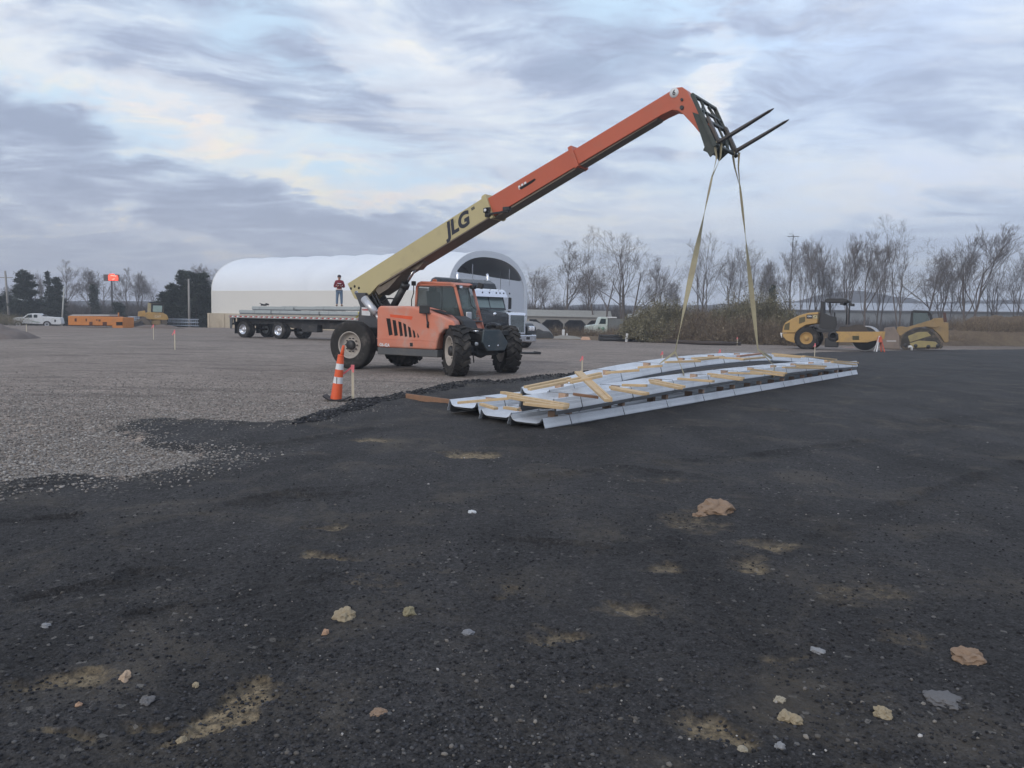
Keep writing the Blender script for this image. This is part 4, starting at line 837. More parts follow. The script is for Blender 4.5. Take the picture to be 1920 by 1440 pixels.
# ================================================================== FLATBED TRAILER
TR=Fr(tuple(gnd(455,633)[:2]),-27)
tr=TR.e('flatbed_trailer','long black flatbed trailer with red and white striped rail behind the telehandler','trailer')
LT=15.4; DZ=1.40; STR=mat('trailer_black',(.022,.022,.024),.6,var=.3,dirt=DU,da=.45)
b=MB(); b.box((LT/2-1.1,1.25,DZ-.05),(LT,2.5,.06)); b.build('deck',WOODD,tr)
b=MB(); b.box((LT/2-1.1,-.03,DZ-.085),(LT,.05,.17)).box((LT/2-1.1,2.53,DZ-.085),(LT,.05,.17)).box((-1.13,1.25,DZ-.085),(.05,2.56,.17)); rail=b.build('rub_rail',mat('rail_dull',(.34,.33,.32),.6,.2,dirt=DU,da=.5),tr,.006)
b=MB(); b2=MB(); k=-1.05
while k<LT-1.15:
    b.prism([(k,DZ-.115),(k+.14,DZ-.115),(k+.20,DZ-.045),(k+.06,DZ-.045)],-.061,-.054); b2.prism([(k+.16,DZ-.115),(k+.30,DZ-.115),(k+.36,DZ-.045),(k+.22,DZ-.045)],-.061,-.054); k+=.44
b.build('red_reflector_tape',RED,rail); b2.build('white_reflector_tape',WHITE,rail)
b=MB(); b.prism([(-1.0,DZ-.17),(LT-1.3,DZ-.17),(LT-1.3,DZ-.42),(9.4,DZ-.42),(8.6,DZ-.72),(3.6,DZ-.72),(3.0,DZ-.5),(-1.0,DZ-.5)],.5,.58).prism([(-1.0,DZ-.17),(LT-1.3,DZ-.17),(LT-1.3,DZ-.42),(9.4,DZ-.42),(8.6,DZ-.72),(3.6,DZ-.72),(3.0,DZ-.5),(-1.0,DZ-.5)],1.9,1.98)
for k in range(24): b.box((-.9+k*.62,1.25,DZ-.14),(.08,2.4,.1))
b.build('frame_beams',STR,tr)
b=MB(); b.box((-1.0,1.25,.85),(.12,2.3,.12)).box((-1.0,.3,1.05),(.1,.1,.4)).box((-1.0,2.2,1.05),(.1,.1,.4)); b.prism([(-1.1,DZ-.17),(-.82,DZ-.17),(-.95,.55),(-1.08,.55)],-.02,.04); b.build('rear_bumper',GREYM,tr,.01)
b=MB()
for y in(.35,2.15): b.box((-.72,y,.62),(.02,.62,.75))
b.build('mud_flap',BLACK,tr)
for x in(0.,2.95):
    b=MB(); b.tube([(x,.2,.52),(x,2.3,.52)],.07,10); b.box((x,.62,.78),(.9,.1,.08)).box((x,1.88,.78),(.9,.1,.08)); b.build('axle',STR,tr)
    for y,dg in((.14,0),(.47,0),(2.03,180),(2.36,180)): wheel(tr,(x,y,.51),.51,.27,.29,dg,hub=ALU,rim=CHROME if y==.14 else WHITE,dish=.10,bolts=10,detail=28)
b=MB(); b.beam((9.9,.5,DZ-.3),(9.9,.5,.35),.12,.12,(0,1,0)).beam((9.9,1.95,DZ-.3),(9.9,1.95,.35),.12,.12,(0,1,0)).box((9.9,1.2,.9),(.08,1.4,.08)); b.build('landing_gear',STR,tr,.01); b=MB(); b.box((5.4,.3,.7),(1.2,.5,.45)); b.build('tool_box',STR,tr,.02)
b=MB(); b.box((-1.16,.25,1.22),(.03,.16,.1)).box((-1.16,2.2,1.22),(.03,.16,.1)); b.build('tail_lamp',RED,tr)
# bundles lying on the trailer
def tpt(x,y,z=0): return TR.w(x,y,z)
TGAL=mat('dull_galvanised',(.34,.37,.37),.5,.15,var=.12,dirt=(.28,.29,.28),da=.5)
GT='steel panel bundles loaded on the flatbed trailer'
def tb(x0,x1,y,z,label,nest=4): 
    p=tpt(x0,y);q=tpt(x1,y); return bundle(p,q,[z,z,z],label,GT,nest=nest,w=.30,h=.17,gap=.032,ties=1.5,nseg=6,blocks=False,m=TGAL)
L1='steel panel bundle in the bottom row of the trailer load nearest the viewer'
for i,(x0,x1) in enumerate(((-.35,2.3),(2.4,6.1),(6.2,10.6),(10.7,13.6))): tb(x0,x1,.35,DZ+.06,['rearmost bottom bundle on the trailer, by the tail end','second bottom bundle from the trailer tail','third bottom bundle from the tail, below the standing man','bottom bundle at the trailer nose behind the telehandler'][i])
for i,(x0,x1,z,y) in enumerate(((.6,4.0,.33,.5),(3.0,7.4,.36,.55),(5.7,9.6,.38,.5),(8.6,12.9,.40,.5))): tb(x0,x1,y,DZ+z,['rearmost top bundle on the trailer, with small items on its end','second top bundle from the trailer tail','top bundle on the trailer under the man\'s feet','top bundle on the trailer nose, behind the telehandler rear'][i],3)
for y in(1.05,1.75): tb(-.3,6.5,y,DZ+.06,'bottom bundle in the middle of the trailer deck' if y<1.5 else 'bottom bundle on the far edge of the trailer deck'); tb(6.6,13.,y,DZ+.06,'front middle bottom bundle on the trailer deck' if y<1.5 else 'front bottom bundle on the far edge of the deck')
b=MB(); q=tpt(1.3,.5); b.box((0,0,.05),(.35,.2,.1),(0,0,.4)).box((.2,.05,.10),(.2,.15,.1),(0,.3,0)).box((-.15,.02,.12),(.25,.05,.04),(.2,.3,0)); o=b.build('binder_chain_pile',DARK,None,.02); o.location=(q[0],q[1],DZ+.62); tag(o,'small dark heap of binders on the rear top bundle','tie down')
b=MB(); P=[Vector(tpt(x,-.09,z)) for x,z in((9.0,DZ-.0),(9.25,DZ+.18),(9.15,DZ+.3),(9.5,DZ+.42))]; o=strap_([Vector(p)-P[0] for p in P],.12,.3,'ratchet_strap',None,mat('yellow_webbing',(.55,.48,.12),.8),16); o.location=P[0]; tag(o,'yellow webbing strap hanging over the trailer load','strap')
# ================================================================== TRACTOR
TK=Fr(tuple(gnd(972,653)[:2]),-52)
tk=TK.e('semi_truck','black semi truck tractor with chrome grille, visor and bumper behind the telehandler','truck')
b=MB(); b.box((-3.6,0,.85),(6.6,.9,.22)); b.build('chassis',STR,tk)
b=MB(); b.prism([(-.12,.28),(.02,.34),(.02,.68),(-.12,.70)],-1.18,1.18); bu=b.build('bumper',CHROME,tk,.03,3)
b=MB(); b.box((.03,-.62,.52),(.02,.2,.14)).box((.03,.62,.52),(.02,.2,.14)); b.build('fog_lamp',BLACK,bu)
b=MB(); b.prism([(-.15,.72),(-.10,.75),(-.13,1.72),(-.22,1.82),(-.4,1.84),(-.4,.72)],-.54,.54); gr=b.build('grille_surround',CHROME,tk,.03,3)
b=MB()
for k in range(15): b.box((-.088-.0015*k,0,.82+k*.058),(.03,.92,.026))
b.build('grille_bars',mat('grille_steel',(.45,.50,.50),.3,.9),gr)
b=MB(); b.box((-.115,0,1.25),(.01,.88,.88),(0,rad(-1.5),0)); b.build('grille_core',BLACK,gr)
b=MB(); b.box((-.06,-.1,.98),(.01,.26,.15)); b.build('licence_plate',WHITE,gr)
# hood
b=MB(); V=[(-.2,-.52,1.80),(-.2,.52,1.80),(-1.9,.72,2.02),(-1.9,-.72,2.02),(-.2,-.60,1.2),(-.2,.60,1.2),(-1.9,1.0,1.2),(-1.9,-1.0,1.2),(-1.9,-.95,1.7),(-1.9,.95,1.7),(-.2,-.6,1.6),(-.2,.6,1.6)]
b.add(V,[(0,1,2,3),(0,3,8,10),(10,8,7,4),(1,11,9,2),(11,5,6,9),(0,10,4,5,11,1),(2,9,6,7,8,3)]); b.build('hood',TRUCKB,tk,.06,3)
for s_ in(-1,1):
    b=MB(); P=[(.0,.75),(-.05,1.08),(-.35,1.28),(-.75,1.33),(-1.15,1.25),(-1.45,.98),(-1.75,.62),(-1.60,.60),(-1.32,.92),(-1.1,1.1),(-.75,1.18),(-.4,1.14),(-.22,.98),(-.12,.75)]
    b.prism(P,*sorted((s_*.60,s_*1.2))); b.build('fender',TRUCKB,tk,.03,3)
    b=MB(); b.box((-.02,s_*.86,1.02),(.1,.42,.26)); hl=b.build('headlight',CHROME,tk,.05,3)
    b=MB()
    for dy in(-.1,.1): b.lathe([(.001,.045),(.07,.04),(.09,.03)],c=(-.0,s_*.86+dy,1.02),ax='x',n=16)
    b.build('lamp_lens',glass('lens',(.8,.8,.82),.1,1.),hl)
# cab
b=MB(); b.prism([(-1.9,1.0),(-1.9,2.02),(-2.25,2.92),(-2.5,3.02),(-3.5,3.06),(-3.5,.95)],-1.08,1.08); cb=b.build('cab_body',TRUCKB,tk,.05,3)
b=MB(); b.prism([(-3.52,.95),(-3.52,3.0),(-2.75,3.1),(-2.95,3.42),(-3.4,3.62),(-5.1,3.80),(-5.5,3.72),(-5.5,.95)],-1.12,1.12); b.build('sleeper',TRUCKB,tk,.10,4)
b=MB(); b.box((-5.56,0,3.35),(.22,2.1,.5)); b.build('roof_fairing',TRUCKB,tk,.04)
b=MB(); b.add([(-1.92,-.98,2.08),(-1.92,-.03,2.08),(-2.225,-.03,2.86),(-2.225,-.92,2.86)],[(0,1,2,3)]).add([(-1.92,.98,2.08),(-1.92,.03,2.08),(-2.225,.03,2.86),(-2.225,.92,2.86)],[(3,2,1,0)])
b.v=[(x+.012,y,z) for x,y,z in b.v]; b.build('windscreen',mat('truck_windscreen',(.14,.20,.20),.08,0,var=.4,sc=1.2,spec=1.),cb)
b=MB(); b.prism([(-2.2,2.12),(-2.4,2.75),(-3.05,2.78),(-3.05,2.12)],-1.09,-1.082).prism([(-2.2,2.12),(-2.4,2.75),(-3.05,2.78),(-3.05,2.12)],1.082,1.09); b.build('side_window',GLASSD,cb)
b=MB(); b.prism([(-2.05,2.70),(-1.86,2.66),(-2.08,3.00),(-2.3,3.10),(-2.36,3.02)],-1.14,1.14); vs=b.build('sun_visor',CHROME,cb,.012)
b=MB()
for y in(-.9,-.45,0,.25,.5,.9): b.lathe([(.001,.03),(.035,.02),(.05,0)],c=(-1.99,y,2.86),ax='x',n=10)
b.build('marker_lamp',BLACK,vs)
for s_ in(-1,1):
    b=MB(); b.tube([(-3.58,s_*1.02,1.3),(-3.58,s_*1.02,3.85),(-3.66,s_*1.02,3.98)],.075,14); b.build('exhaust_stack',CHROME,tk)
    b=MB(); b.box((-1.95,s_*1.36,2.35),(.14,.14,.62)); mm=b.build('side_mirror',BLACK,tk,.03); b=MB(); b.tube([(-1.95,s_*1.36,2.68),(-2.1,s_*1.08,2.78)],.015,6).tube([(-1.95,s_*1.36,2.05),(-2.1,s_*1.08,1.98)],.015,6); b.build('mirror_bracket',CHROME,mm)
    b=MB(); b.lathe([(.001,.05),(.09,.03),(.11,-.02),(.001,-.06)],c=(-.75,s_*.98,1.72),ax='x',n=14); b.tube([(-.75,s_*.98,1.70),(-.85,s_*.75,1.6)],.012,6); b.build('hood_mirror',CHROME,tk)
    b=MB(); b.tube([(-3.4,s_*.95,.72),(-4.9,s_*.95,.72)],.30,18); b.build('fuel_tank',CHROME,tk)
    wheel(tk,(-.75,s_*1.02,.51),.51,.29,.29,0 if s_<0 else 180,hub=ALU,rim=CHROME,dish=.05,detail=28)
    for x in(-5.9,-7.2):
        for y in(.74,1.06): wheel(tk,(x,s_*y,.51),.51,.28,.29,0 if s_<0 else 180,hub=ALU,rim=CHROME,dish=.10,detail=24)
b=MB(); b.tube([(-2.3,.3,3.0),(-2.3,.3,3.25)],.012,6).tube([(-2.5,1.1,2.7),(-2.55,1.15,4.1)],.012,6); b.build('antenna',BLACK,tk)
for o_ in [c for c in bpy.data.objects if c.parent==tk or (c.parent and c.parent.parent==tk)]:
    if o_.type=='MESH' and not (o_.parent!=tk and o_.parent.name.startswith('wheel')):
        for v_ in o_.data.vertices:
            if v_.co.x<-1.78: v_.co.x-=.6+(.7 if v_.co.x<-4.5 else 0)
    elif o_.type=='EMPTY' and o_.location.x<-3: o_.location.x-=1.2
# ================================================================== PERSON (standing on the load, looking at a phone held in both hands)
def skin(name,joints,bones,m,parent,sub=2):
    me=bpy.data.meshes.new(name); ks=list(joints); me.from_pydata([joints[k][0] for k in ks],[(ks.index(a),ks.index(b)) for a,b in bones],[]); o=bpy.data.objects.new(name,me); COL.objects.link(o)
    sk=o.modifiers.new('skin','SKIN'); sk.use_smooth_shade=True
    for i,k in enumerate(ks):
        r=joints[k][1]; me.skin_vertices[0].data[i].radius=(r,r) if not isinstance(r,tuple) else r
    me.skin_vertices[0].data[0].use_root=True
    s_=o.modifiers.new('sub','SUBSURF'); s_.levels=sub; s_.render_levels=sub
    bpy.context.view_layer.update(); ev=o.evaluated_get(bpy.context.evaluated_depsgraph_get()); m2=bpy.data.meshes.new_from_object(ev); bpy.data.objects.remove(o)
    m2.name=name; m2.materials.clear(); m2.materials.append(m); m2.polygons.foreach_set('use_smooth',[True]*len(m2.polygons)); o=bpy.data.objects.new(name,m2); COL.objects.link(o); o.parent=parent; return o
SKINM=mat('skin',(.48,.27,.19),.6,var=.08); HOOD=mat('maroon_hoodie',(.20,.022,.035),.9,var=.15,bump=.3); JEAN=mat('blue_jeans',(.13,.19,.27),.9,var=.2,bump=.3); CAP=mat('dark_beanie',(.06,.045,.05),.9)
pp=tpt(7.25,.55); ps=empty('person',(pp[0],pp[1],DZ+.38+.17+.096),14,None,'man in maroon hoodie and blue jeans standing on the trailer load, hands together in front','person')
J={'pel':((0,0,.96),.13),'wai':((0,0,1.10),.125),'che':((0,.0,1.33),.155),'nb':((0,.01,1.47),.075),'nk':((0,0,1.56),.058),'h1':((0,-.015,1.64),.092),'h2':((0,-.01,1.74),.088)}
B=[('pel','wai'),('wai','che'),('che','nb'),('nb','nk'),('nk','h1'),('h1','h2')]
for s_,n_ in((-1,'l'),(1,'r')):
    J.update({n_+'sh':((s_*.19,0,1.43),.065),n_+'el':((s_*.265,.01,1.14),.047),n_+'wr':((s_*.09,-.22,1.17),.033),n_+'pa':((s_*.045,-.27,1.20),.035),n_+'hp':((s_*.10,0,.90),.095),n_+'kn':((s_*.125,-.015,.50),.062),n_+'an':((s_*.135,.015,.09),.042),n_+'to':((s_*.16,-.14,.045),.042)})
    B+=[('che',n_+'sh'),(n_+'sh',n_+'el'),(n_+'el',n_+'wr'),(n_+'wr',n_+'pa'),('pel',n_+'hp'),(n_+'hp',n_+'kn'),(n_+'kn',n_+'an'),(n_+'an',n_+'to')]
    for f in range(4):
        x=s_*(.05-.018*f); J[n_+'f%d'%f]=((x-s_*.01,-.315-.005*(f%2),1.20+.012*f),.011); J[n_+'g%d'%f]=((x-s_*.035,-.325,1.215+.012*f),.009); B+=[(n_+'pa',n_+'f%d'%f),(n_+'f%d'%f,n_+'g%d'%f)]
    J[n_+'t']=((s_*.01,-.29,1.245),.012); B.append((n_+'pa',n_+'t'))
body=skin('body',J,B,SKINM,ps)
tag(ps)
b=MB(); b.lathe([(.001,-.035),(.012,-.025),(.018,.0),(.012,.02),(.001,.03)],c=(0,-.115,1.665),ax='z',n=8); b.build('nose',SKINM,ps)
b=MB(); b.box((-.035,-.096,1.69),(.028,.012,.010)).box((.035,-.096,1.69),(.028,.012,.010)).box((0,-.103,1.615),(.05,.01,.008)); b.build('eyes_and_mouth',BLACK,ps)
b=MB(); b.lathe([(.001,-.03),(.02,0),(.001,.03)],c=(-.095,0,1.67),ax='z',n=8); b.lathe([(.001,-.03),(.02,0),(.001,.03)],c=(.095,0,1.67),ax='z',n=8); b.build('ears',SKINM,ps)
b=MB(); b.lathe([(.108,1.705),(.112,1.74),(.10,1.79),(.065,1.835),(.001,1.85)],c=(0,0,0),ax='z',n=18); b.build('beanie',CAP,ps)
hj={'a':((0,0,.98),.165),'b':((0,0,1.12),.155),'c':((0,0,1.33),.18),'n':((0,.015,1.49),.095),'hd':((0,.07,1.50),.09)}; hb=[('a','b'),('b','c'),('c','n'),('n','hd')]
for s_,n_ in((-1,'l'),(1,'r')):
    hj.update({n_+'s':((s_*.20,0,1.42),.09),n_+'e':((s_*.285,.015,1.13),.07),n_+'w':((s_*.115,-.20,1.165),.052)}); hb+=[('c',n_+'s'),(n_+'s',n_+'e'),(n_+'e',n_+'w')]
hoodie=skin('hoodie',hj,hb,HOOD,ps)
b=MB(); b.box((0,-.182,1.33),(.22,.012,.035)); b.build('chest_print',WHITE,hoodie)
b=MB(); b.box((0,-.155,.975),(.26,.06,.03)); b.build('shirt_hem',WHITE,hoodie)
jj={'p':((0,0,.95),.145)};jb=[]
for s_,n_ in((-1,'l'),(1,'r')):
    jj.update({n_+'h':((s_*.10,0,.86),.115),n_+'k':((s_*.125,-.015,.50),.085),n_+'a':((s_*.137,.015,.11),.07)}); jb+=[('p',n_+'h'),(n_+'h',n_+'k'),(n_+'k',n_+'a')]
skin('jeans',jj,jb,JEAN,ps)
for s_ in(-1,1):
    b=MB(); b.box((s_*.145,-.05,.045),(.10,.28,.09),(0,0,s_*.1),(.85,.9)); b.build('boot',mat('tan_boot',(.16,.10,.06),.8),ps,.02,3)
b=MB(); b.box((0,-.335,1.235),(.075,.012,.14),(rad(-35),0,0)); o=b.build('mobile_phone',BLACK,None,.004); o.matrix_world=Matrix.Translation(ps.location)@Euler((0,0,rad(14))).to_matrix().to_4x4(); tag(o,'dark phone held in the hands of the man on the trailer','phone')
# ================================================================== FABRIC BUILDING
DM=Fr(tuple(gnd(397,612)[:2]),-30); dmv=DM.e('fabric_building','long white arched fabric storage building with a dark open gable top','building')
LD_=32.2; WD=15.0; ZB=-1.2
ROOF=mat('white_fabric_roof',(.78,.81,.85),.55,var=.03,sc=.3,dirt=(.62,.66,.72),da=.4,dsc=.25); FW_=mat('cream_fabric_wall',(.70,.685,.645),.7,var=.04,sc=.4); WWAL=mat('wood_wall_pale',(.50,.43,.33),.85,var=.15,sc=3,dirt=(.33,.27,.2),da=.6,dsc=.8)
def arch(n=28,inset=0.):
    P=[]
    for i in range(n+1):
        a=math.pi*i/n; c,s_=math.cos(a),math.sin(a)
        yy=WD/2-(WD/2-inset)*math.copysign(abs(c)**.86,c); zz=4.0+(4.15-inset)*abs(s_)**.92; P.append((yy,zz))
    return P
b=MB(); A0=arch(); n=28; nb=9; V=[]; rows=nb*4+1
for j in range(rows):
    x=LD_*j/(rows-1); sag=.17*math.sin(math.pi*((j%4)/4.))if j%4 else 0
    for (y,z) in A0: V.append((x,y+(sag if y<WD/2 else -sag)*.3,z-sag*1.1*(1 if z>4.3 else 0)))
Fc=[(j*(n+1)+i,(j+1)*(n+1)+i,(j+1)*(n+1)+i+1,j*(n+1)+i+1) for j in range(rows-1) for i in range(n)]
b.add(V,[f[::-1] for f in Fc],True); rf=b.build('roof',ROOF,dmv)
b=MB(); b.box((LD_/2,.03,2.75),(LD_,.08,2.5)).box((LD_/2,WD-.03,2.75),(LD_,.08,2.5)); b.build('fabric_wall',FW_,dmv)
b=MB(); b.box((LD_/2,-.18,.13),(LD_+.6,.3,2.74)); 
for k in range(14): b.box((.05+k*LD_/13,-.36,.1),(.16,.08,2.6))
b.box((LD_/2,WD+.12,.13),(LD_+.6,.3,2.74)); b.build('timber_wall',WWAL,dmv)
# left end wall
g=[(y,z) for y,z in A0]; b=MB(); b.prism([(0,ZB)]+g+[(WD,ZB)],.02,.10,'x'); b.build('end_wall',FW_,dmv)
# right end: wide white band following the arch, dark opening above a white curtain
gi=arch(28,.62); b=MB(); V=[];Fc=[]
for (o_,i_2) in zip([(0,ZB),(0,1.)]+A0+[(WD,1.),(WD,ZB)],[(.62,ZB),(.62,1.)]+gi+[(WD-.62,1.),(WD-.62,ZB)]):
    for x in(LD_-.05,LD_+.15): V+=[(x,o_[0],o_[1]),(x,i_2[0],i_2[1])]
m_=len(V)//4
for i in range(m_-1):
    o=i*4; Fc+=[(o+2,o+3,o+7,o+6),(o,o+4,o+5,o+1),(o+1,o+5,o+7,o+3),(o,o+2,o+6,o+4)]
b.add(V,Fc); b.build('end_arch_band',ROOF,dmv)
zc_=5.75; b=MB(); gg=[(y,z) for y,z in gi if z<=zc_]; left=[p for p in gg if p[0]<WD/2]; rt=[p for p in gg if p[0]>WD/2]
b.prism([(.62,ZB)]+left+[(left[-1][0]+.3,zc_),(rt[0][0]-.3,zc_-.25)]+rt+[(WD-.62,ZB)],LD_-.02,LD_+.06,'x'); b.build('end_curtain',mat('white_curtain',(.66,.69,.74),.65,var=.04,sc=.6),dmv)
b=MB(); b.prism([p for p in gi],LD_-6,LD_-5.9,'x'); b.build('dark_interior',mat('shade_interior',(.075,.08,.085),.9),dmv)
for y in(4.2,11.2): b=MB(); b.tube([(LD_+.02,y,zc_-.8),(LD_+.02,y,zc_+.9)],.06,6); b.build('gable_post',mat('post_grey',(.3,.31,.33),.6),dmv)
# ================================================================== OPEN SHED
SH=Fr(tuple(atd(972,600,112)[:2]),-2); sh=SH.e('open_shed','long low open fronted shed with grey roof and braced posts','shed'); sb=-1.3
SR=mat('shed_roof',(.29,.28,.25),.8,var=.1,sc=1); SW=mat('shed_wall',(.36,.36,.38),.8,var=.08,sc=1); SP_=mat('shed_post',(.27,.255,.23),.8)
Ls=13.2; Ds=7.
b=MB(); b.prism([(-.35,2.02),(2.6,2.95),(Ds+.3,1.95),(Ds+.3,1.85),(2.6,2.84),(-.35,1.92)],-.3,Ls+.3,'x'); b.build('roof',SR,sh)
b=MB(); b.box((Ls/2,0.,1.72),(Ls,.1,.42)); b.build('fascia',SP_,sh)
b=MB(); b.prism([(0,sb),(0,1.95),(2.6,2.84),(Ds,1.88),(Ds,sb)],Ls-.06,Ls+.06,'x'); b.box((Ls/2,Ds,.3),(Ls,.1,3.1)).prism([(0,sb),(0,1.95),(2.6,2.84),(Ds,1.88),(Ds,sb)],-.06,.06,'x'); b.build('wall',SW,sh)
b=MB(); b.box((Ls/2,4.5,.2),(Ls-.3,.1,3.0)); b.build('bay_shade_sheet',mat('painted_bay_shade',(.03,.03,.035),.9),sh)  # near-black sheet added inside, painting the shade of the open bays
b=MB()
for k in range(5):
    x=.1+k*(Ls-.2)/4; b.box((x,-.02,.2),(.18,.18,3.1))
    for s_ in(-1,1):
        if 0<=x+s_*.6<=Ls: b.prism([(x,1.52),(x+s_*.75,1.52),(x,.85)],-.08,.04)
b.build('braced_posts',SP_,sh)
# ================================================================== SMALL WHITE TRUCK by the shed
WT=Fr(tuple(atd(1100,631,72)[:2]),2); wt=WT.e('parked_truck','small white and pale green cab truck parked in front of the open shed','truck'); WG=mat('white_green_paint',(.55,.62,.58),.5,var=.12,dirt=(.3,.3,.26),da=.4)
b=MB(); b.prism([(0,.25),(0,.95),(.2,1.05),(1.0,1.15),(1.2,1.75),(1.35,1.85),(1.95,1.85),(1.95,.25)],0,1.9); b.build('cab',WG,wt,.04)
b=MB(); b.prism([(1.12,1.2),(1.3,1.68),(1.75,1.68),(1.75,1.2)],-.01,-.002); b.build('side_window',GLASSD,wt)
b=MB(); b.box((2.7,.95,1.0),(1.4,1.9,1.4)); b.build('body_box',mat('box_grey',(.16,.17,.17),.7,dirt=DU,da=.4),wt,.02)
b=MB(); b.box((2.3,.0,1.82),(.9,.2,.12)); b.build('roof_rack',WHITE,wt)
b=MB(); b.lathe([(.001,-.012),(.17,-.012),(.17,-.004)],c=(1.5,0,.75),n=20); b.lathe([(.001,-.012),(.12,-.012),(.12,-.004)],c=(1.15,0,.8),n=20); b.build('door_emblem',mat('green_emblem',(.16,.30,.22),.6),wt)
for x in(.55,2.9): wheel(wt,(x,.12,.33),.33,.22,.19,0,detail=20,rim=WHITE,bolts=5,dish=.05); 
# ================================================================== ROAD ROLLER
def frm(px,py,deg): p=gnd(px,py); return Fr((p[0],p[1]),deg)
RO=frm(1513,655,-30); ro=RO.e('road_roller','yellow soil compactor with smooth steel drum and black canopy','road roller')
def rp(L,y=0): return [RO.side(1440+x/9.6,550+y_/9.6,y) for x,y_ in L]
b=MB(); b.prism(rp([(905,335),(720,350),(560,395),(420,460),(305,530),(272,590),(245,712),(495,712),(560,640),(680,570),(880,540)]),.05,1.9); en=b.build('engine_hood',YEL,ro,.05,3)
b=MB(); b.prism(rp([(255,720),(490,720),(478,895),(330,850),(262,780)]),.1,1.85); b.build('rear_frame',YEL,ro,.03)
b=MB(); b.prism(rp([(205,710),(245,715),(240,800),(225,795)]),.2,1.75); b.build('rear_bumper',WHITE,ro,.02)
for q in([(300,560),(390,520),(380,660),(285,655)],[(560,440),(670,415),(665,510),(555,550)]): b=MB(); b.prism(rp(q),.035,.06); b.build('vent_grille',mat('grille_olive',(.12,.10,.05),.8),en)
b=MB(); b.prism(rp([(690,385),(900,378),(900,455),(690,455)]),.036,.06); dcl=b.build('name_decal',BLACK,en)
b=MB(); b.prism(rp([(800,392),(893,392),(890,450),(800,450)]),.032,.04); b.build('name_panel',mat('pale_decal',(.65,.55,.3),.5),dcl)
o_=rp([(847,421)])[0]; text('CAT',.17,BLACK,en,(o_[0],.03,o_[1]),(1,0,0),(0,0,1),.002,.006,0,'hood_lettering'); o_=rp([(745,415)])[0]; text('CS56',.11,WHITE,en,(o_[0],.035,o_[1]),(1,0,0),(0,0,1),.002,.004,0,'hood_lettering')
wl_=rp([(690,815)])[0]
for y in(.0,1.95): wheel(ro,(wl_[0],y+(.2 if y<1 else -.2),.68),.70,.5,.36,0 if y<1 else 180,lugs=16,lugh=.03,rim=YEL,hub=YEL,dish=.14,detail=36)
b=MB(); b.prism(rp([(915,540),(905,610),(960,640),(1200,660),(1230,560),(1220,430),(1100,400),(1000,350),(990,150),(935,130),(925,340)]),.25,.32).prism(rp([(1075,150),(1120,150),(1115,345),(1085,345)]),.3,.38); b.box((rp([(1080,600)])[0][0],1.0,1.15),(1.4,1.6,.18)); b.build('operator_platform',BLACK,ro,.02)
b=MB(); q=rp([(1010,120),(1440,110)]); b.prism(rp([(1005,115),(1060,90),(1350,88),(1430,110),(1440,145),(1390,160),(1130,165),(1020,160)]),.2,1.75); rps=b.build('canopy',BLACK,ro,.03,3)
b=MB(); P=rp([(960,350),(965,140)],.35); P2=rp([(960,350),(965,140)],1.6)
b.tube([(P[0][0],.35,P[0][1]),(P[1][0],.35,P[1][1])],.06,8).tube([(P[0][0],1.6,P[0][1]),(P[1][0],1.6,P[1][1])],.06,8); p3=rp([(1410,560),(1425,150)],.35); b.tube([(p3[0][0],.35,p3[0][1]),(p3[1][0],.35,p3[1][1])],.035,8).tube([(p3[0][0],1.6,p3[0][1]),(p3[1][0],1.6,p3[1][1])],.035,8); b.build('canopy_post',BLACK,ro)
b=MB(); p_=rp([(1330,185),(1480,200)],.3); 
for a_ in p_: b.box((a_[0],.3,a_[1]),(.2,.12,.16)).box((a_[0],1.6,a_[1]),(.2,.12,.16))
b.build('work_light',BLACK,ro,.01)
p_=rp([(1050,470),(1200,300)],.9); b=MB(); b.box((p_[0][0],.9,p_[0][1]-.1),(.45,.5,.15)).box((p_[0][0]-.2,.9,p_[0][1]+.25),(.12,.5,.6)).tube([(p_[1][0]+.05,.9,p_[0][1]-.2),(p_[1][0],.9,p_[1][1]-.15)],.05,8); b.build('seat_and_column',BLACK,ro,.03)
b=MB(); b.prism(rp([(1215,690),(2060,690),(2040,830),(1880,860),(1790,885),(1215,880),(1270,830),(1265,740)]),.0,.14); b.prism(rp([(1215,690),(2060,690),(2040,830),(1880,860),(1790,885),(1215,880)]),2.0,2.14); yk=b.build('drum_yoke',YEL,ro,.02)
b=MB(); b.prism(rp([(1520,765),(1640,765),(1640,840),(1520,840)]),-.01,.0); b.build('yoke_opening',mat('olive_dark',(.07,.065,.03),.8),yk)
dc=rp([(1700,770)])[0]; DR=.75
b=MB(); b.lathe([(DR*.93,.2),(DR,.21),(DR,1.93),(DR*.93,1.94)],c=(dc[0]+.12,0,DR),n=56); dr_=b.build('drum',mat('drum_steel',(.42,.42,.43),.5,.4,var=.2,dirt=(.2,.17,.15),da=.7),ro)
for y0 in(.24,1.9): b=MB(); b.lathe([(.001,y0-.02),(DR*.93,y0-.02),(DR*.93,y0+.02),(.001,y0+.02)],c=(dc[0]+.12,0,DR),n=56); b.build('drum_end',DARK,dr_)
b=MB(); b.prism(rp([(1235,690),(1300,600),(1450,600),(1560,566),(1690,566),(1760,600),(1810,690)]),.03,.10); b.build('drum_guard',mat('guard_brown',(.07,.055,.045),.8,var=.3),ro)
b=MB(); b.box((dc[0]-1.55,1.05,.85),(.8,.7,.5)); b.prism(rp([(1240,690),(1300,590),(1440,590),(1560,565),(1700,600),(1790,690)]),.16,.2); b.build('articulation_joint',DARK,ro,.03)
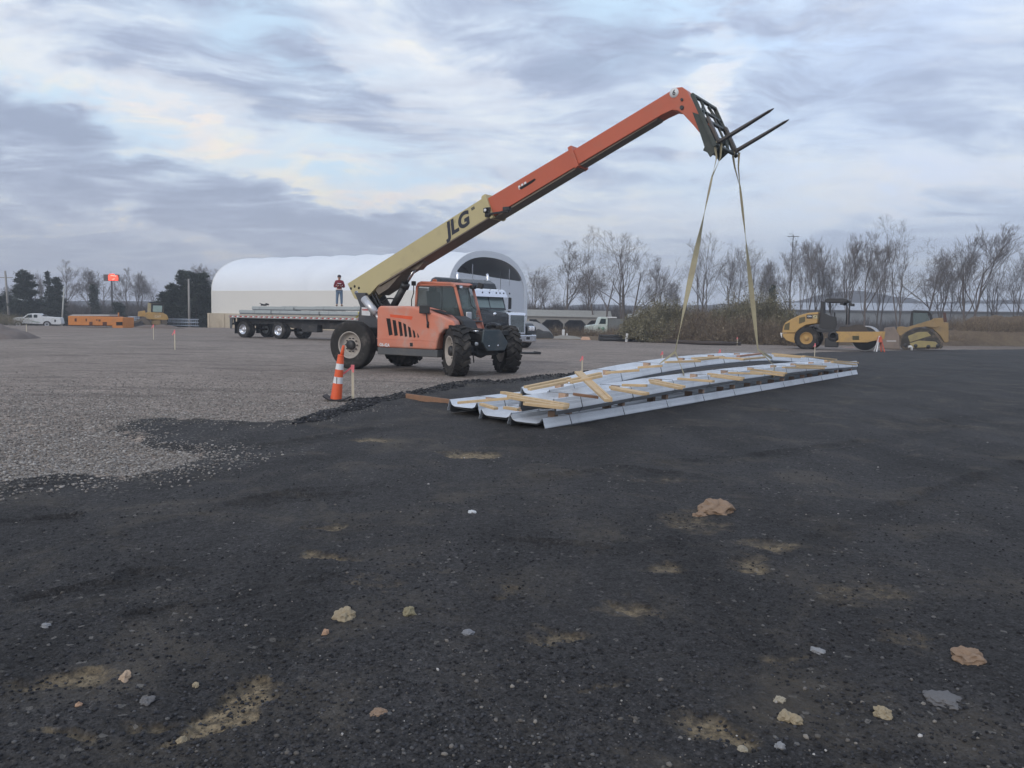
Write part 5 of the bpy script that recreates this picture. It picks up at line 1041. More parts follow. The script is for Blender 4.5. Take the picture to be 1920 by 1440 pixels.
tq=rp([(1190,740)])[0]; b=MB(); b.lathe([(.2,.02),(.32,.04),(.34,.2),(.32,.36),(.2,.38)],c=(tq[0]-.05,0,tq[1]-.1),n=24); b.box((tq[0]-.15,.3,tq[1]-.5),(.75,.4,.55)); b.build('step_and_fuel_box',BLACK,ro,.05)
# ================================================================== TRACK LOADER
LO=frm(1725,657,-27); lo=LO.e('track_loader','dirty yellow compact track loader with raised rear and low bucket behind the roller','track loader')
def lp(L,y=0): return [LO.side(1600+x/9.6,550+y_/9.6,y) for x,y_ in L]
b=MB(); b.prism(lp([(1450,450),(1620,440),(1630,520),(1715,530),(1720,880),(1640,890),(1560,760),(1440,650),(1300,600),(1320,530)]),.1,1.7); b.build('engine_housing',YELD,lo,.05,3)
b=MB(); b.prism(lp([(1440,470),(1470,540),(1540,590),(1500,620),(1300,600),(1100,620),(960,690),(860,760),(720,755),(760,690),(800,600),(880,595),(960,610),(1200,540)]),.0,.16); b.prism(lp([(1440,470),(1470,540),(1540,590),(1500,620),(1300,600),(1100,620),(960,690),(860,760),(720,755),(760,690),(800,600),(880,595),(960,610),(1200,540)]),1.62,1.78); b.build('lift_arm',YELD,lo,.02)
b=MB(); b.prism(lp([(1620,340),(1670,350),(1690,510),(1630,520)]),.3,.5); b.build('exhaust_stack',mat('rusty',(.10,.05,.04),.8),lo,.02)
b=MB(); b.prism(lp([(1010,620),(1040,320),(1090,300),(1340,310),(1400,350),(1440,470),(1400,500),(1370,370),(1330,345),(1100,340),(1070,600)]),.25,1.5); b.build('cab_frame',BLACK,lo,.03)
b=MB(); b.prism(lp([(1075,350),(1330,350),(1370,480),(1075,590)]),.22,.24); b.build('side_screen',glass('mesh_screen',(.08,.12,.12),.3,.6),lo)
trk=lp([(1200,625),(1340,640),(1470,740),(1610,930),(1600,985),(1500,1000),(900,1010),(850,960),(870,800),(960,700)])
b=MB(); b.prism(trk,.02,.42).prism(trk,1.4,1.8)
for i in range(len(trk)):
    a=Vector((trk[i][0],0,trk[i][1]));c=Vector((trk[(i+1)%len(trk)][0],0,trk[(i+1)%len(trk)][1])); n_=max(1,int((c-a).length/.12))
    for k in range(n_):
        p_=a.lerp(c,(k+.5)/n_); d_=(c-a).normalized(); b.beam((p_.x-d_.x*.025,.22,p_.z-d_.z*.025),(p_.x+d_.x*.025,.22,p_.z+d_.z*.025),.42,.07,(0,1,0) if False else (d_.z,0,-d_.x))
b.build('rubber_track',mat('muddy_rubber',(.05,.045,.04),.9,var=.3,dirt=(.2,.16,.12),da=.9,dsc=3),lo)
b=MB(); b.prism(lp([(1010,900),(1180,850),(1480,870),(1540,930),(1500,970),(1060,980)]),-.02,.03).prism(lp([(980,770),(1150,700),(1330,690),(1400,760),(1180,830),(1020,880)]),-.01,.03); b.build('track_frame',mat('muddy_yellow',(.33,.27,.12),.8,var=.2,dirt=(.18,.15,.12),da=.7),lo,.02)
for q in lp([(940,940),(1120,950),(1350,965),(1520,950)]): b=MB(); b.lathe([(.001,-.03),(.11,-.03),(.13,0),(.13,.2)],c=(q[0],0,q[1]+.02),n=14); b.build('track_roller',DARK,lo)
b=MB(); b.prism(lp([(560,620),(740,600),(830,760),(840,1005),(600,1000),(500,960),(540,760)]),-.1,1.9); bkt=b.build('bucket',mat('bucket_worn',(.24,.19,.16),.7,.2,var=.2,dirt=(.15,.13,.12),da=.6),lo,.03)
b=MB(); b.prism(lp([(600,850),(770,850),(770,865),(600,865)]),-.13,-.1); b.build('cutting_edge',ALU,bkt)
# white elbow pipe, barricade, blue machine leg
p=gnd(1707,657); b=MB(); b.tube([(-.14,0,.22),(.0,0,.25),(.07,0,.2),(.08,0,.0)],.075,10); o=b.build('pipe_elbow',WHITE); o.location=tuple(p); tag(o,'white plastic pipe elbow on the ground below the track loader','pipe')
p=gnd(1648,660); e=empty('sawhorse_barricade',tuple(p),-10,None,'orange and white a-frame barricade in front of the roller drum','barricade')
b=MB(); b.beam((-.2,-.25,0),(-.02,0,.92),.06,.04).beam((-.2,.25,0),(-.02,0,.92),.06,.04); b.build('leg',WHITE,e)
b=MB(); b.beam((.26,-.25,-.05),(.02,0,.95),.07,.04).beam((.2,.25,0),(.02,0,.92),.07,.04); b.build('leg',mat('red_orange',(.55,.10,.05),.6),e)
b=MB(); b.box((0,0,.72),(.2,.5,.3),None,(.6,.8)); b.build('rail',mat('red_orange',(.55,.10,.05)),e)
p=gnd(1620,653); b=MB(); b.beam((-1.4,0,.03),(1.2,.3,.05),.06,.05); o=b.build('marking_pole',mat('pinkish_pole',(.5,.36,.33),.7)); o.location=tuple(p); tag(o,'thin pinkish pole lying on the ground under the roller drum','pole')
# ================================================================== BULLDOZER (rear three quarter view)
BD=frm(282,613,25); bd=BD.e('bulldozer','yellow bulldozer seen from behind with a square glass cab','bulldozer')
def bp(L,y=0): return [BD.side(110+x/6.857,550+y_/6.857,y) for x,y_ in L]
b=MB(); b.prism(bp([(1100,330),(1105,255),(1150,240),(1340,250),(1395,280),(1415,335),(1370,345),(1180,335)]),0,2.6); b.build('body',YEL,bd,.05,3)
b=MB(); b.prism(bp([(1015,300),(1020,235),(1105,220),(1115,250),(1105,300)]),.6,3.2); b.build('engine_hood',YEL,bd,.05,3)
b=MB(); b.prism(bp([(1140,245),(1145,120),(1200,115),(1345,130),(1350,250)]),.5,2.2); cbx=b.build('cab',mat('cab_cream',(.42,.36,.22),.6,dirt=(.3,.24,.15),da=.4),bd,.04)
b=MB(); b.prism(bp([(1185,245),(1190,135),(1345,135),(1345,248)]),.46,.51); fr_=b.build('window_frame',BLACK,cbx)
b=MB(); b.prism(bp([(1210,235),(1215,155),(1330,158),(1328,240)]),.44,.465); b.build('rear_window',mat('pale_glass',(.30,.40,.37),.1,var=.25,sc=2),fr_)
b=MB(); b.prism(bp([(1150,118),(1190,108),(1345,122),(1350,135),(1190,128)]),.4,2.3); b.build('roof',BLACK,cbx,.02)
b=MB(); b.prism(bp([(1190,350),(1310,340),(1315,415),(1190,395)]),.1,2.4); b.build('rear_guard',YELD,bd,.03)
b=MB(); b.prism(bp([(1120,335),(1195,335),(1190,430),(1110,430)]),.0,3.4).prism(bp([(1320,340),(1395,340),(1400,430),(1325,430)]),.0,3.4); b.build('crawler_track',mat('track_mud',(.11,.09,.07),.9,var=.3),bd,.03)
b=MB(); b.prism(bp([(1100,300),(1120,330),(1010,375),(940,385),(930,370),(1030,335)]),-.1,.1); b.prism(bp([(1065,350),(1110,300),(1200,410),(1120,410)]),-.15,.0); b.build('ripper_arm',mat('ripper_worn',(.14,.115,.09),.8),bd,.02)
o_=bp([(1275,300)])[0]; text('CAT',.30,mat('faded_white',(.62,.55,.42),.6),bd,(o_[0],-.01,o_[1]),(1,0,0),(0,0,1),.004,.006,0,'body_lettering')
# ================================================================== ORANGE TANK BOX, RACKS, PICKUP
OB=frm(130,613,2); ob=OB.e('site_container','low orange steel site container with grey top and dark ports','container')
OC=mat('container_orange',(.58,.20,.035),.5,var=.1,sc=1,dirt=(.35,.16,.06),da=.5,dsc=.8)
def op(L,y=0): return [OB.side(110+x/6.857,550+y_/6.857,y) for x,y_ in L]
b=MB(); b.prism(op([(120,290),(690,300),(700,415),(120,410)]),0,2.2); q0=op([(690,300),(700,415)])
zt=q0[0][1]; b.box((q0[0][0]+.45,1.1,zt/2-.3),(.98,2.2,zt+.5)); b.build('shell',OC,ob,.04)
b=MB(); b.prism(op([(120,288),(640,290),(640,272),(170,272)]),.15,2.0); b.build('grey_top',mat('tarp_grey',(.48,.47,.47),.7),ob)
for q in([(395,365),(435,365),(435,408),(395,408)],[(565,368),(620,368),(620,412),(565,412)],[(205,322),(232,322),(232,362),(205,362)],[(345,325),(365,325),(362,360),(348,360)],[(480,335),(500,335),(500,352),(480,352)],[(512,335),(538,335),(538,362),(512,362)]): b=MB(); b.prism(op(q),-.012,.0); b.build('port',mat('port_rust',(.10,.035,.02),.8),ob)
b=MB(); b.prism(op([(740,368),(822,368),(822,412),(740,412)]),-.015,.0); b.build('hatch',OPENING_SHADE,ob)
b=MB(); q=op([(730,290)])[0]; b.tube([(q[0],.6,q[1]-.1),(q[0],.6,q[1]+.3)],.06,8); b.build('vent_pipe',OC,ob)
def lat_rack(px0,px1,yt,yb,Y,label):
    p0=atd(px0,yb,Y);p1=atd(px1,yb,Y); fr=Fr((p0[0],p0[1]),math.degrees(math.atan2(p1[1]-p0[1],p1[0]-p0[0]))); e=fr.e('truss_rack',label,'truss','galvanised trusses behind the bulldozer'); L=float(np.hypot(*(p1-p0)[:2])); zt=H+(atd(px0,yt,Y)[2]-H); zb=atd(px0,yb,Y)[2]
    b=MB()
    for y in(0,.5):
        for z in(zb,(zb+zt)/2,zt): b.tube([(0,y,z),(L,y,z)],.045,6)
        k=0
        while k<L: b.tube([(k,y,zb),(k,y,zt)],.03,6); k+=.42
    b.build('galvanised_tubes',mat('galv',(.45,.49,.56),.4,.5),e); return e
lat_rack(313,369,598,610,80,'galvanised truss frames lying right of the bulldozer')
lat_rack(241,258,594,600,84,'short galvanised truss end showing left of the bulldozer')
PU=Fr(tuple(atd(24,608,92)[:2]),20); pu=PU.e('pickup_truck','white crew cab pickup truck parked at far left','pickup')
def up(L,y=0): return [PU.side(x/8,480+y_/8,y) for x,y_ in L]
pz=-1.0
b=MB(); b.prism(up([(185,1000),(190,935),(240,918),(350,915),(420,868),(500,860),(590,862),(640,905),(905,925),(925,1015),(900,1030),(190,1010)]),0,1.9); body_=b.build('body',WHITE,pu,.06,3)
b=MB(); b.prism(up([(365,925),(425,880),(480,876),(478,925)]),-.012,-.002).prism(up([(505,880),(560,880),(560,925),(505,925)]),-.012,-.002); b.build('side_window',GLASSD,body_)
b=MB(); b.prism(up([(600,912),(640,880),(700,905)]),.3,1.6).prism(up([(680,912),(880,925),(880,935),(680,925)]),.1,1.8); b.build('bed_rack',BLACK,pu)
b=MB(); b.prism(up([(815,955),(840,955),(838,990),(815,990)]),-.012,-.002); b.build('door_marking',BLACK,body_)
b=MB(); b.prism(up([(452,975),(480,972),(560,985),(600,992),(595,1000),(500,990)]),-.012,-.002); b.build('side_lettering_stripe',mat('grey_green',(.3,.36,.3),.6),body_)
for q in up([(275,1010),(705,1010)]): wheel(pu,(q[0],.05,q[1]-.12),.42,.28,.25,0,detail=20,bolts=6,dish=.06,rim=ALU)
b=MB(); b.box((.05,.95,up([(190,1000)])[0][1]),(.15,1.9,.2)); b.build('front_bumper',CHROME,pu,.03)
# ================================================================== LIT SIGN ON A MAST, POLES, MASTS
p=atd(211,600,150); zs_=atd(211,521,150)[2]; e=empty('lit_sign',(p[0],p[1],-1),0,None,'glowing red sign board on a mast above the left treeline','sign')
b=MB(); b.box((0,0,zs_+1),(2.9,.4,1.25)); b.build('sign_box',mat('sign_brown',(.10,.06,.05),.6),e)
b=MB(); b.box((.45,-.22,zs_+1.0),(1.9,.04,1.0)).box((.2,-.22,zs_+1.65),(1.0,.04,.2)); b.build('red_light_panel',emis('red_glow',(1,.07,.03),1.6),e)
b=MB(); b.box((.5,-.25,zs_+1.4),(1.1,.03,.12),(0,.15,0)).box((.5,-.25,zs_+.75),(.6,.03,.10),(0,-.2,0)); b.build('sign_marks',emis('pale_glow',(1,.45,.35),1.3),e)
b=MB(); b.tube([(0,0,0),(0,0,zs_+.5)],.16,8); b.build('mast',DARK,e)
POLE=mat('pole_wood',(.30,.28,.26),.85,var=.2)
def pole(px,pyb,pyt,Y,label,lean=0,r=.14,arm=None,group=None,m=POLE,name='utility_pole'):
    p=atd(px,pyb,Y); zt=atd(px,pyt,Y)[2]; e=empty(name,(p[0],p[1],-1),0,None,label,'pole',group); b=MB(); b.tube([(0,0,0),(lean,0,zt+1)],[r,r*.7],10); b.build('pole',m,e)
    if arm:
        b=MB()
        for z in arm: b.box((lean*.9,0,zt+1-z),(2.0,.1,.1))
        b.build('crossarm',m,e)
    return e
pole(18,605,508,105,'leftmost tall utility pole with crossarms left of the pickup',-.35,.17,[.9])
pole(115,605,538,100,'leaning pale pole at the tail of the pickup',.5,.11,None,m=mat('pale_pole',(.45,.45,.42),.8))
pole(355,612,523,84,'pale utility pole in front of the dark evergreens right of the bulldozer',0,.13)
pole(1478,600,440,135,'tall thin light mast rising out of the bare trees behind the roller',.15,.10,[.3],m=DARK,name='light_mast')
b=MB(); p=atd(9,560,120); b.prism([(-2.,0),(-1.2,.5),(0,.75),(1.4,.6),(2.6,.4),(3.2,0)],0,2); o=b.build('white_tank',mat('tank_white',(.5,.55,.58),.6)); o.location=(p[0],p[1],p[2]-.3); tag(o,'pale blue-white tarp roof behind the leftmost utility pole','roof')
# low dark things at the yard edge
def lump(name,px,py,w,d,h,m,label,cat,seed,deg=0,kind=None,res=26,jag=.35):
    p=gnd(px,py); s_=np.hypot(p[0],p[1])/F; W_=w*s_; b=MB(); V=[];n=res
    for j in range(n+1):
        for i in range(n+1):
            u=i/n*2-1;v=j/n*2-1; x=u*W_/2; y=v*d/2; k=max(0,1-abs(u)**2.2)*max(0,1-abs(v)**2.2); ns=float(fbm(np.array([x*1.1+seed*7]),np.array([y*1.1+seed*3]),4)[0]); V.append((x,y,h*k**.7*(1+jag*ns)-.12))
    b.add(V,[(j*(n+1)+i,j*(n+1)+i+1,(j+1)*(n+1)+i+1,(j+1)*(n+1)+i) for j in range(n) for i in range(n)],True); o=b.build(name,m); o.location=(p[0],p[1]+d/2,0); o.rotation_euler=(0,0,rad(deg)); return tag(o,label,cat,None,kind)
DIRT=mat('dirt',(.15,.115,.095),.95,var=.3,sc=2,bump=.6,bsc=12); GRV=mat('gravel_pile_grey',(.27,.26,.25),.95,var=.2,sc=3,bump=.5,bsc=20)
lump('dirt_heap',-100,634,200,3,.95,mat('dirt_heap_brown',(.17,.14,.125),.95,var=.25,sc=2.5,bump=.6,bsc=12),'brown dirt heap at the far left edge of the yard','dirt heap',1)
lump('dirt_heap',285,616,90,2.5,.42,DIRT,'low dirt mound in front of the bulldozer tracks','dirt heap',2)
lump('gravel_pile',992,634,100,4,1.45,GRV,'grey gravel pile in front of the open shed','gravel pile',3,jag=.15)
lump('gravel_pile',1062,637,80,2.5,.42,mat('gravel_pile_tan',(.25,.23,.20),.95,var=.2,sc=3,bump=.5,bsc=20),'lower tan gravel pile right of the grey one','gravel pile',4,jag=.2)
lump('millings_heap',1017,636,52,2,.75,mat('dark_heap',(.04,.038,.036),.95,var=.3),'dark heap of millings right of the truck bumper','dirt heap',5)
p=gnd(1155,640); b=MB()
for k in range(5): b.tube([(-1.2,k*.22,.14+.2*(k%2)),(1.15,k*.22+.05,.15+.2*(k%2))],.13,8)
o=b.build('pipe_stack',mat('black_pipe',(.025,.025,.026),.7,var=.4)); o.location=tuple(p); tag(o,'stack of short black pipes on the yard edge by the white truck','pipes')
p=gnd(1320,647); q=gnd(1215,641); r_=gnd(1388,648); b=MB(); b.tube([tuple(Vector(q)-Vector(p)+Vector((0,0,.12))),(0,0,.14),tuple(Vector(r_)-Vector(p)+Vector((0,0,.12)))],.13,8); o=b.build('drain_pipe',mat('brown_pipe',(.06,.045,.038),.8,var=.4)); o.location=tuple(p); tag(o,'long dark pipe lying at the foot of the weedy bank','pipe')
p=gnd(1174,641); b=MB(); b.beam((0,0,0),(0.05,0,.62),.16,.1,(0,1,0)); o=b.build('marker_post',WHITE); o.location=tuple(p); tag(o,'short white post right of the black pipe stack','post')
p=gnd(1098,638); b=MB(); b.box((0,0,.14),(.75,.35,.24),None,(.7,.7)); o=b.build('orange_tub',mat('peach_tub',(.6,.38,.26),.7),None,.04); o.location=tuple(p); tag(o,'small peach coloured tub on the yard edge left of the white truck','tub')
p=gnd(1056,634); b=MB(); b.box((0,0,.35),(.22,.2,.7)); b.box((.3,0,.2),(.12,.1,.4)); o=b.build('white_marker',WHITE,None,.03); o.location=tuple(p); tag(o,'white marker block at the foot of the gravel piles','marker')
p=gnd(992,664); b=MB(); b.box((0,0,.05),(.75,.3,.09),(0,0,.2)); b.box((.35,.05,.06),(.3,.2,.12),(0,.1,.5)); o=b.build('wheel_chock',BLACK,None,.03); o.location=tuple(p); tag(o,'flat black rubber mat lying below the truck bumper','mat')
# ================================================================== WEEDY BANK
def interp(x,T_): return float(np.interp(x,[a for a,_ in T_],[b_ for _,b_ in T_]))
BB=[(990,637.5),(1130,640),(1200,641),(1300,645),(1400,646),(1460,647),(1600,648),(1760,649),(1920,650),(2400,651)]
BT=[(990,.2),(1120,.25),(1180,.7),(1230,1.5),(1300,1.35),(1380,1.7),(1450,1.5),(1480,.8),(1530,.55),(1700,.7),(1780,1.2),(1815,2.3),(1920,2.6),(2400,2.6)]
nx=240;ny=30;V=[]
for j in range(ny+1):
    t_=j/ny
    for i in range(nx+1):
        px=990+i*(2400-990)/nx; p=gnd(px,interp(px,BB)); hgt=interp(px,BT); r=1+ t_*.30; x,y=p[0]*r,p[1]*r
        s_=sst(np.array(t_),0,.35)*(1-.75*sst(np.array(t_),.6,1.)); z=hgt*float(s_)*(1+.25*float(fbm(np.array([x*.3]),np.array([y*.5]),3)[0]))+.10*float(fbm(np.array([x*1.3]),np.array([y*1.3]),3)[0])*float(s_)-.05; V.append((x,y,z))
b=MB(); b.add(V,[(j*(nx+1)+i,j*(nx+1)+i+1,(j+1)*(nx+1)+i+1,(j+1)*(nx+1)+i) for j in range(ny) for i in range(nx)],True)
BM=bpy.data.materials.new('bank_earth'); BM.use_nodes=True; t=NT(BM.node_tree); bb=BM.node_tree.nodes['Principled BSDF']; oc=t.new('ShaderNodeTexCoord').outputs['Object']
n_=t.noise(oc,.7,9,.7,.5); m_=t.noise(oc,6,6,.7); c_=t.ramp(t.math('ADD',t.math('MULTIPLY',n_,.6),t.math('MULTIPLY',m_,.4)),[(.3,(.075,.055,.04)),(.45,(.15,.105,.07)),(.58,(.20,.15,.095)),(.72,(.16,.15,.085))]); t.l.new(c_,bb.inputs['Base Color']); bb.inputs['Roughness'].default_value=.95; bb.inputs['Specular IOR Level'].default_value=.1
bu_=t.new('ShaderNodeBump'); bu_.inputs['Strength'].default_value=1; bu_.inputs['Distance'].default_value=.15; t.l.new(m_,bu_.inputs['Height']); t.l.new(bu_.outputs[0],bb.inputs['Normal'])
tag(b.build('earth_bank',BM),kind='structure')
# ------------------------------------------------------------------ leafy / twiggy masses
def cloudmesh(name,m,verts,tri,label=None,cat=None,kind='stuff',parent=None):
    me=bpy.data.meshes.new(name); fillmesh(me,np.asarray(verts,np.float32).ravel(),np.asarray(tri),len(verts)); me.materials.append(m)
    rv=np.repeat(np.random.RandomState(5).rand(len(tri)),tri.shape[1]).astype(np.float32)
    if len(rv)==len(verts): at=me.attributes.new('tone','FLOAT','POINT'); at.data.foreach_set('value',rv)
    o=bpy.data.objects.new(name,me); COL.objects.link(o); o.parent=parent
    return tag(o,label,cat,None,kind)
def leafmat(name,stops): 
    M=stonemat(name,stops,.9); return M
def brush(name,blobs,n,size,m,label,cat,seed,stemfrac=.25):
    rs=np.random.RandomState(seed); B_=np.array(blobs,float); wts=B_[:,3]*B_[:,4]*B_[:,5]; idx=rs.choice(len(B_),n,p=wts/wts.sum()); c=B_[idx]
    a=rs.uniform(0,6.283,n); rr=rs.uniform(.25,1,n)**.5; ph=np.arccos(rs.uniform(0,1,n)); jag=1+.25*np.sin(a*3+idx)+.22*np.sin(ph*9+a*4+idx*2)+.10*rs.normal(0,1,n)
    x=c[:,0]+c[:,3]*rr*np.sin(ph)*np.cos(a)*jag; y=c[:,1]+c[:,4]*rr*np.sin(ph)*np.sin(a)*jag; z=c[:,2]+c[:,5]*rr*np.cos(ph)*jag
    st=rs.rand(n)<stemfrac; s_=size*rs.uniform(.5,1.5,n); L=np.where(st,s_*7,s_*1.3); Wd=np.where(st,s_*.16,s_*.9)
    d=rs.normal(0,1,(n,3)); d[:,2]=np.abs(d[:,2])+np.where(st,1.6,0); d/=np.linalg.norm(d,axis=1)[:,None]; e_=np.cross(d,rs.normal(0,1,(n,3))); e_/=np.linalg.norm(e_,axis=1)[:,None]
    p=np.stack([x,y,z],1); v=np.stack([p-e_*Wd[:,None]/2,p+e_*Wd[:,None]/2,p+d*L[:,None]],1).reshape(-1,3); return cloudmesh(name,m,v,np.arange(3*n).reshape(-1,3),label,cat)
OLIVE=leafmat('olive_brush',[(0,(.08,.072,.048)),(.5,(.17,.155,.095)),(.85,(.26,.23,.145)),(1,(.36,.31,.21))])
RUST=leafmat('rust_brush',[(0,(.07,.055,.043)),(.5,(.16,.12,.085)),(.85,(.25,.19,.125)),(1,(.34,.28,.20))])
def bl(px,py_top,Y,w,h_,dpt=2.2):   # blob from picture column, top, distance, half width, height
    p=atd(px,py_top,Y); return (p[0],p[1],p[2]-h_,w,dpt,h_)
brush('brush',[bl(1215,583,59,1.4,2.2),bl(1240,572,60,1.7,2.4),bl(1275,580,60,1.4,2.0),bl(1195,598,58,1.2,1.4),bl(1225,605,57,1.4,1.4),bl(1185,610,57,.9,1.)],52000,.085,OLIVE,'olive green brush heap on the bank left of the near sling','brush',11)
brush('brush',[bl(1395,566,60,1.9,2.8),bl(1430,560,61,2.0,2.9),bl(1455,572,61,1.6,2.3),bl(1365,582,60,1.6,2.0),bl(1340,588,60,1.3,1.8),bl(1475,592,60,1.4,1.6)],60000,.085,OLIVE,'olive and rust brush heap on the bank behind the far sling','brush',12)
brush('brush',[bl(1300,584,59,1.4,1.6),bl(1320,592,58,1.6,1.6),bl(1360,606,57,1.8,1.5),bl(1290,606,57,1.6,1.3),bl(1400,600,57,2.,1.6),bl(1440,608,56,2.,1.6),bl(1330,615,56,2.2,1.1),bl(1480,612,56,1.5,1.4),bl(1250,618,57,1.6,1.0)],60000,.07,RUST,'rusty brown dead weeds over the face of the bank','weeds',13,.45)
brush('brush',[bl(1100+k*18,617+(k%3)*3,66,1.3,.9) for k in range(-4,5)],18000,.07,RUST,'brown weeds round the small white truck and gravel piles','weeds',14,.5)
brush('brush',[bl(px,598+((px*7)%5),60,2.2,.9,3) for px in range(1800,2100,28)]+[bl(px,625+((px*7)%4),58,2.,.5,2) for px in range(1500,1800,30)],36000,.055,RUST,'short dead grass along the top of the brown bank at right','dead grass',15,.7)
brush('brush',[bl(px,593+((px*3)%6),90,2.4,1.0,2) for px in range(-140,40,26)],12000,.08,leafmat('straw',[(0,(.14,.115,.07)),(1,(.30,.26,.18))]),'straw coloured grass strip behind the pickup at far left','dead grass',16,.8)
# ------------------------------------------------------------------ understory mass behind the yard
def understory(name,px0,px1,Y0,Y1,topy,n,m,label,seed):
    rs=np.random.RandomState(seed); px=rs.uniform(px0,px1,n); Y=rs.uniform(Y0,Y1,n)
    X=(px-960)/F*Y; base=-1.1; hz=np.interp(px,[a for a,_ in topy],[b_ for _,b_ in topy]); yh=598+.0195*(px-960); top=1.5+(yh-hz)/F*Y
    Hh=(top-base)*rs.uniform(.45,1.0,n)**.6*(1+.12*np.sin(px*.11)+.08*np.sin(px*.37)); lean=rs.normal(0,.08,(n,2))
    VV=[];TT=[]
    z0=base+rs.uniform(0,.65,n)*Hh*.9; L=np.minimum(Hh-(z0-base),rs.uniform(.4,2.2,n)); wd=rs.uniform(.015,.05,n); an=rs.uniform(0,6.28,n)
    tilt=rs.normal(0,.35,(n,2)); p=np.stack([X,Y,z0],1); q=p+np.stack([tilt[:,0]*L,tilt[:,1]*L,L],1); e_=np.stack([np.cos(an)*wd,np.sin(an)*wd*.5,0*an],1)
    v=np.stack([p-e_,p+e_,q+e_*.3,q-e_*.3],1).reshape(-1,3); return cloudmesh(name,m,v,np.arange(4*n).reshape(-1,4),label,'undergrowth')
THK=leafmat('thicket_twigs',[(0,(.055,.048,.045)),(.6,(.10,.088,.082)),(1,(.15,.13,.12))])
understory('thicket',-160,420,118,150,[(-160,560),(0,558),(100,560),(180,566),(300,562),(420,548)],80000,THK,'dark twiggy thicket below the trees at left',21)
understory('thicket',960,1340,120,150,[(960,555),(1050,556),(1150,560),(1260,568),(1340,575)],60000,THK,'grey-brown twiggy thicket behind the open shed',22)
understory('thicket',1330,2080,110,150,[(1330,565),(1400,540),(1450,560),(1520,590),(1700,596),(1850,592),(2080,585)],36000,THK,'sparse twiggy thicket below the trees at right',23)
# ------------------------------------------------------------------ bare trees
BARK=mat('bark_grey_brown',(.115,.092,.078),.95,var=.3,sc=2); TWIG=mat('twig_brown',(.145,.12,.105),.95,var=.3,sc=1)
def baretree(seed,Ht=12,forks=1,spread=.55,lev=4,up=.25,dens=1.,wig=.16):
    rnd=random.Random(seed); trunk=MB(); crown=MB()
    def br(p,d,L,r,l):
        n=5 if l<2 else 4 if l<3 else 3; pts=[p];rs_=[r];q=p.copy();dd=d.copy()
        for i in range(n):
            wg_=wig*(.45 if l==0 else 1); dd=(dd+Vector((rnd.gauss(0,wg_),rnd.gauss(0,wg_),rnd.gauss(0,wg_*.6)+up*.25*(l>0)+(.12 if l==0 else 0)))).normalized(); q=q+dd*(L/n); pts.append(q.copy()); rs_.append(max(.0095,r*(1-(i+1)/n*(.62 if l<3 else .7))))
        (trunk if l<2 else crown).tube(pts,rs_,7 if l==0 else 5 if l==1 else 3,caps=False)
        if l>=lev: return
        nc={0:8,1:6,2:6,3:5,4:3}.get(l,3); nc=max(2,int(nc*dens*rnd.uniform(.8,1.25)))
        for k in range(nc):
            t_=rnd.uniform(.30 if l==0 else .2,1.)**.85; i=min(n-1,int(t_*n)); f=t_*n-i; pp=pts[i].lerp(pts[i+1],f); ax=(pts[i+1]-pts[i]).normalized(); pr=ax.orthogonal().normalized(); pr=Matrix.Rotation(rnd.uniform(0,6.283),3,ax)@pr
            ang=rnd.uniform(.35,.95)*spread/.55; nd=(ax*math.cos(ang)+pr*math.sin(ang)).normalized(); nd=(nd+Vector((0,0,up*.5))).normalized()
            rr_=rs_[i]*rnd.uniform(.42,.66); LL=L*rnd.uniform(.46,.74)*(1.15-.40*t_); br(pp,nd,LL,max(.010,rr_),l+1)
    for f in range(forks):
        if forks==1: d=Vector((rnd.gauss(0,.05),rnd.gauss(0,.05),1)); o=Vector((0,0,-.2))
        else: a=6.283*f/forks+rnd.uniform(-.4,.4); s_=rnd.uniform(.16,.34); d=Vector((math.cos(a)*s_,math.sin(a)*s_,1)); o=Vector((math.cos(a)*.18,math.sin(a)*.18,-.2))
        br(o,d.normalized(),Ht*rnd.uniform(.82,1.),Ht*(.020 if forks==1 else .0155),0)
    return trunk,crown
VAR=[]
for (sd_,fk,spr,up_,dn,wg) in ((31,1,.50,.30,.92,.10),(37,3,.52,.28,.78,.12),(41,1,.60,.22,1.,.14),(43,4,.55,.25,.7,.13),(47,2,.42,.35,.85,.12),(53,1,.75,.15,.9,.18),(59,2,.62,.2,.72,.17)):
    t_,c_=baretree(sd_,12,fk,spr,5,up_,dn,wg); e=empty('bare_tree',(0,0,0)); tk_=t_.build('trunk',BARK,e); cr_=c_.build('crown',TWIG,e)
    zs_=max(max(v[2] for v in t_.v),max(v[2] for v in c_.v)); xs_=max(abs(v[0]) for v in c_.v); VAR.append([e,zs_,False,xs_])
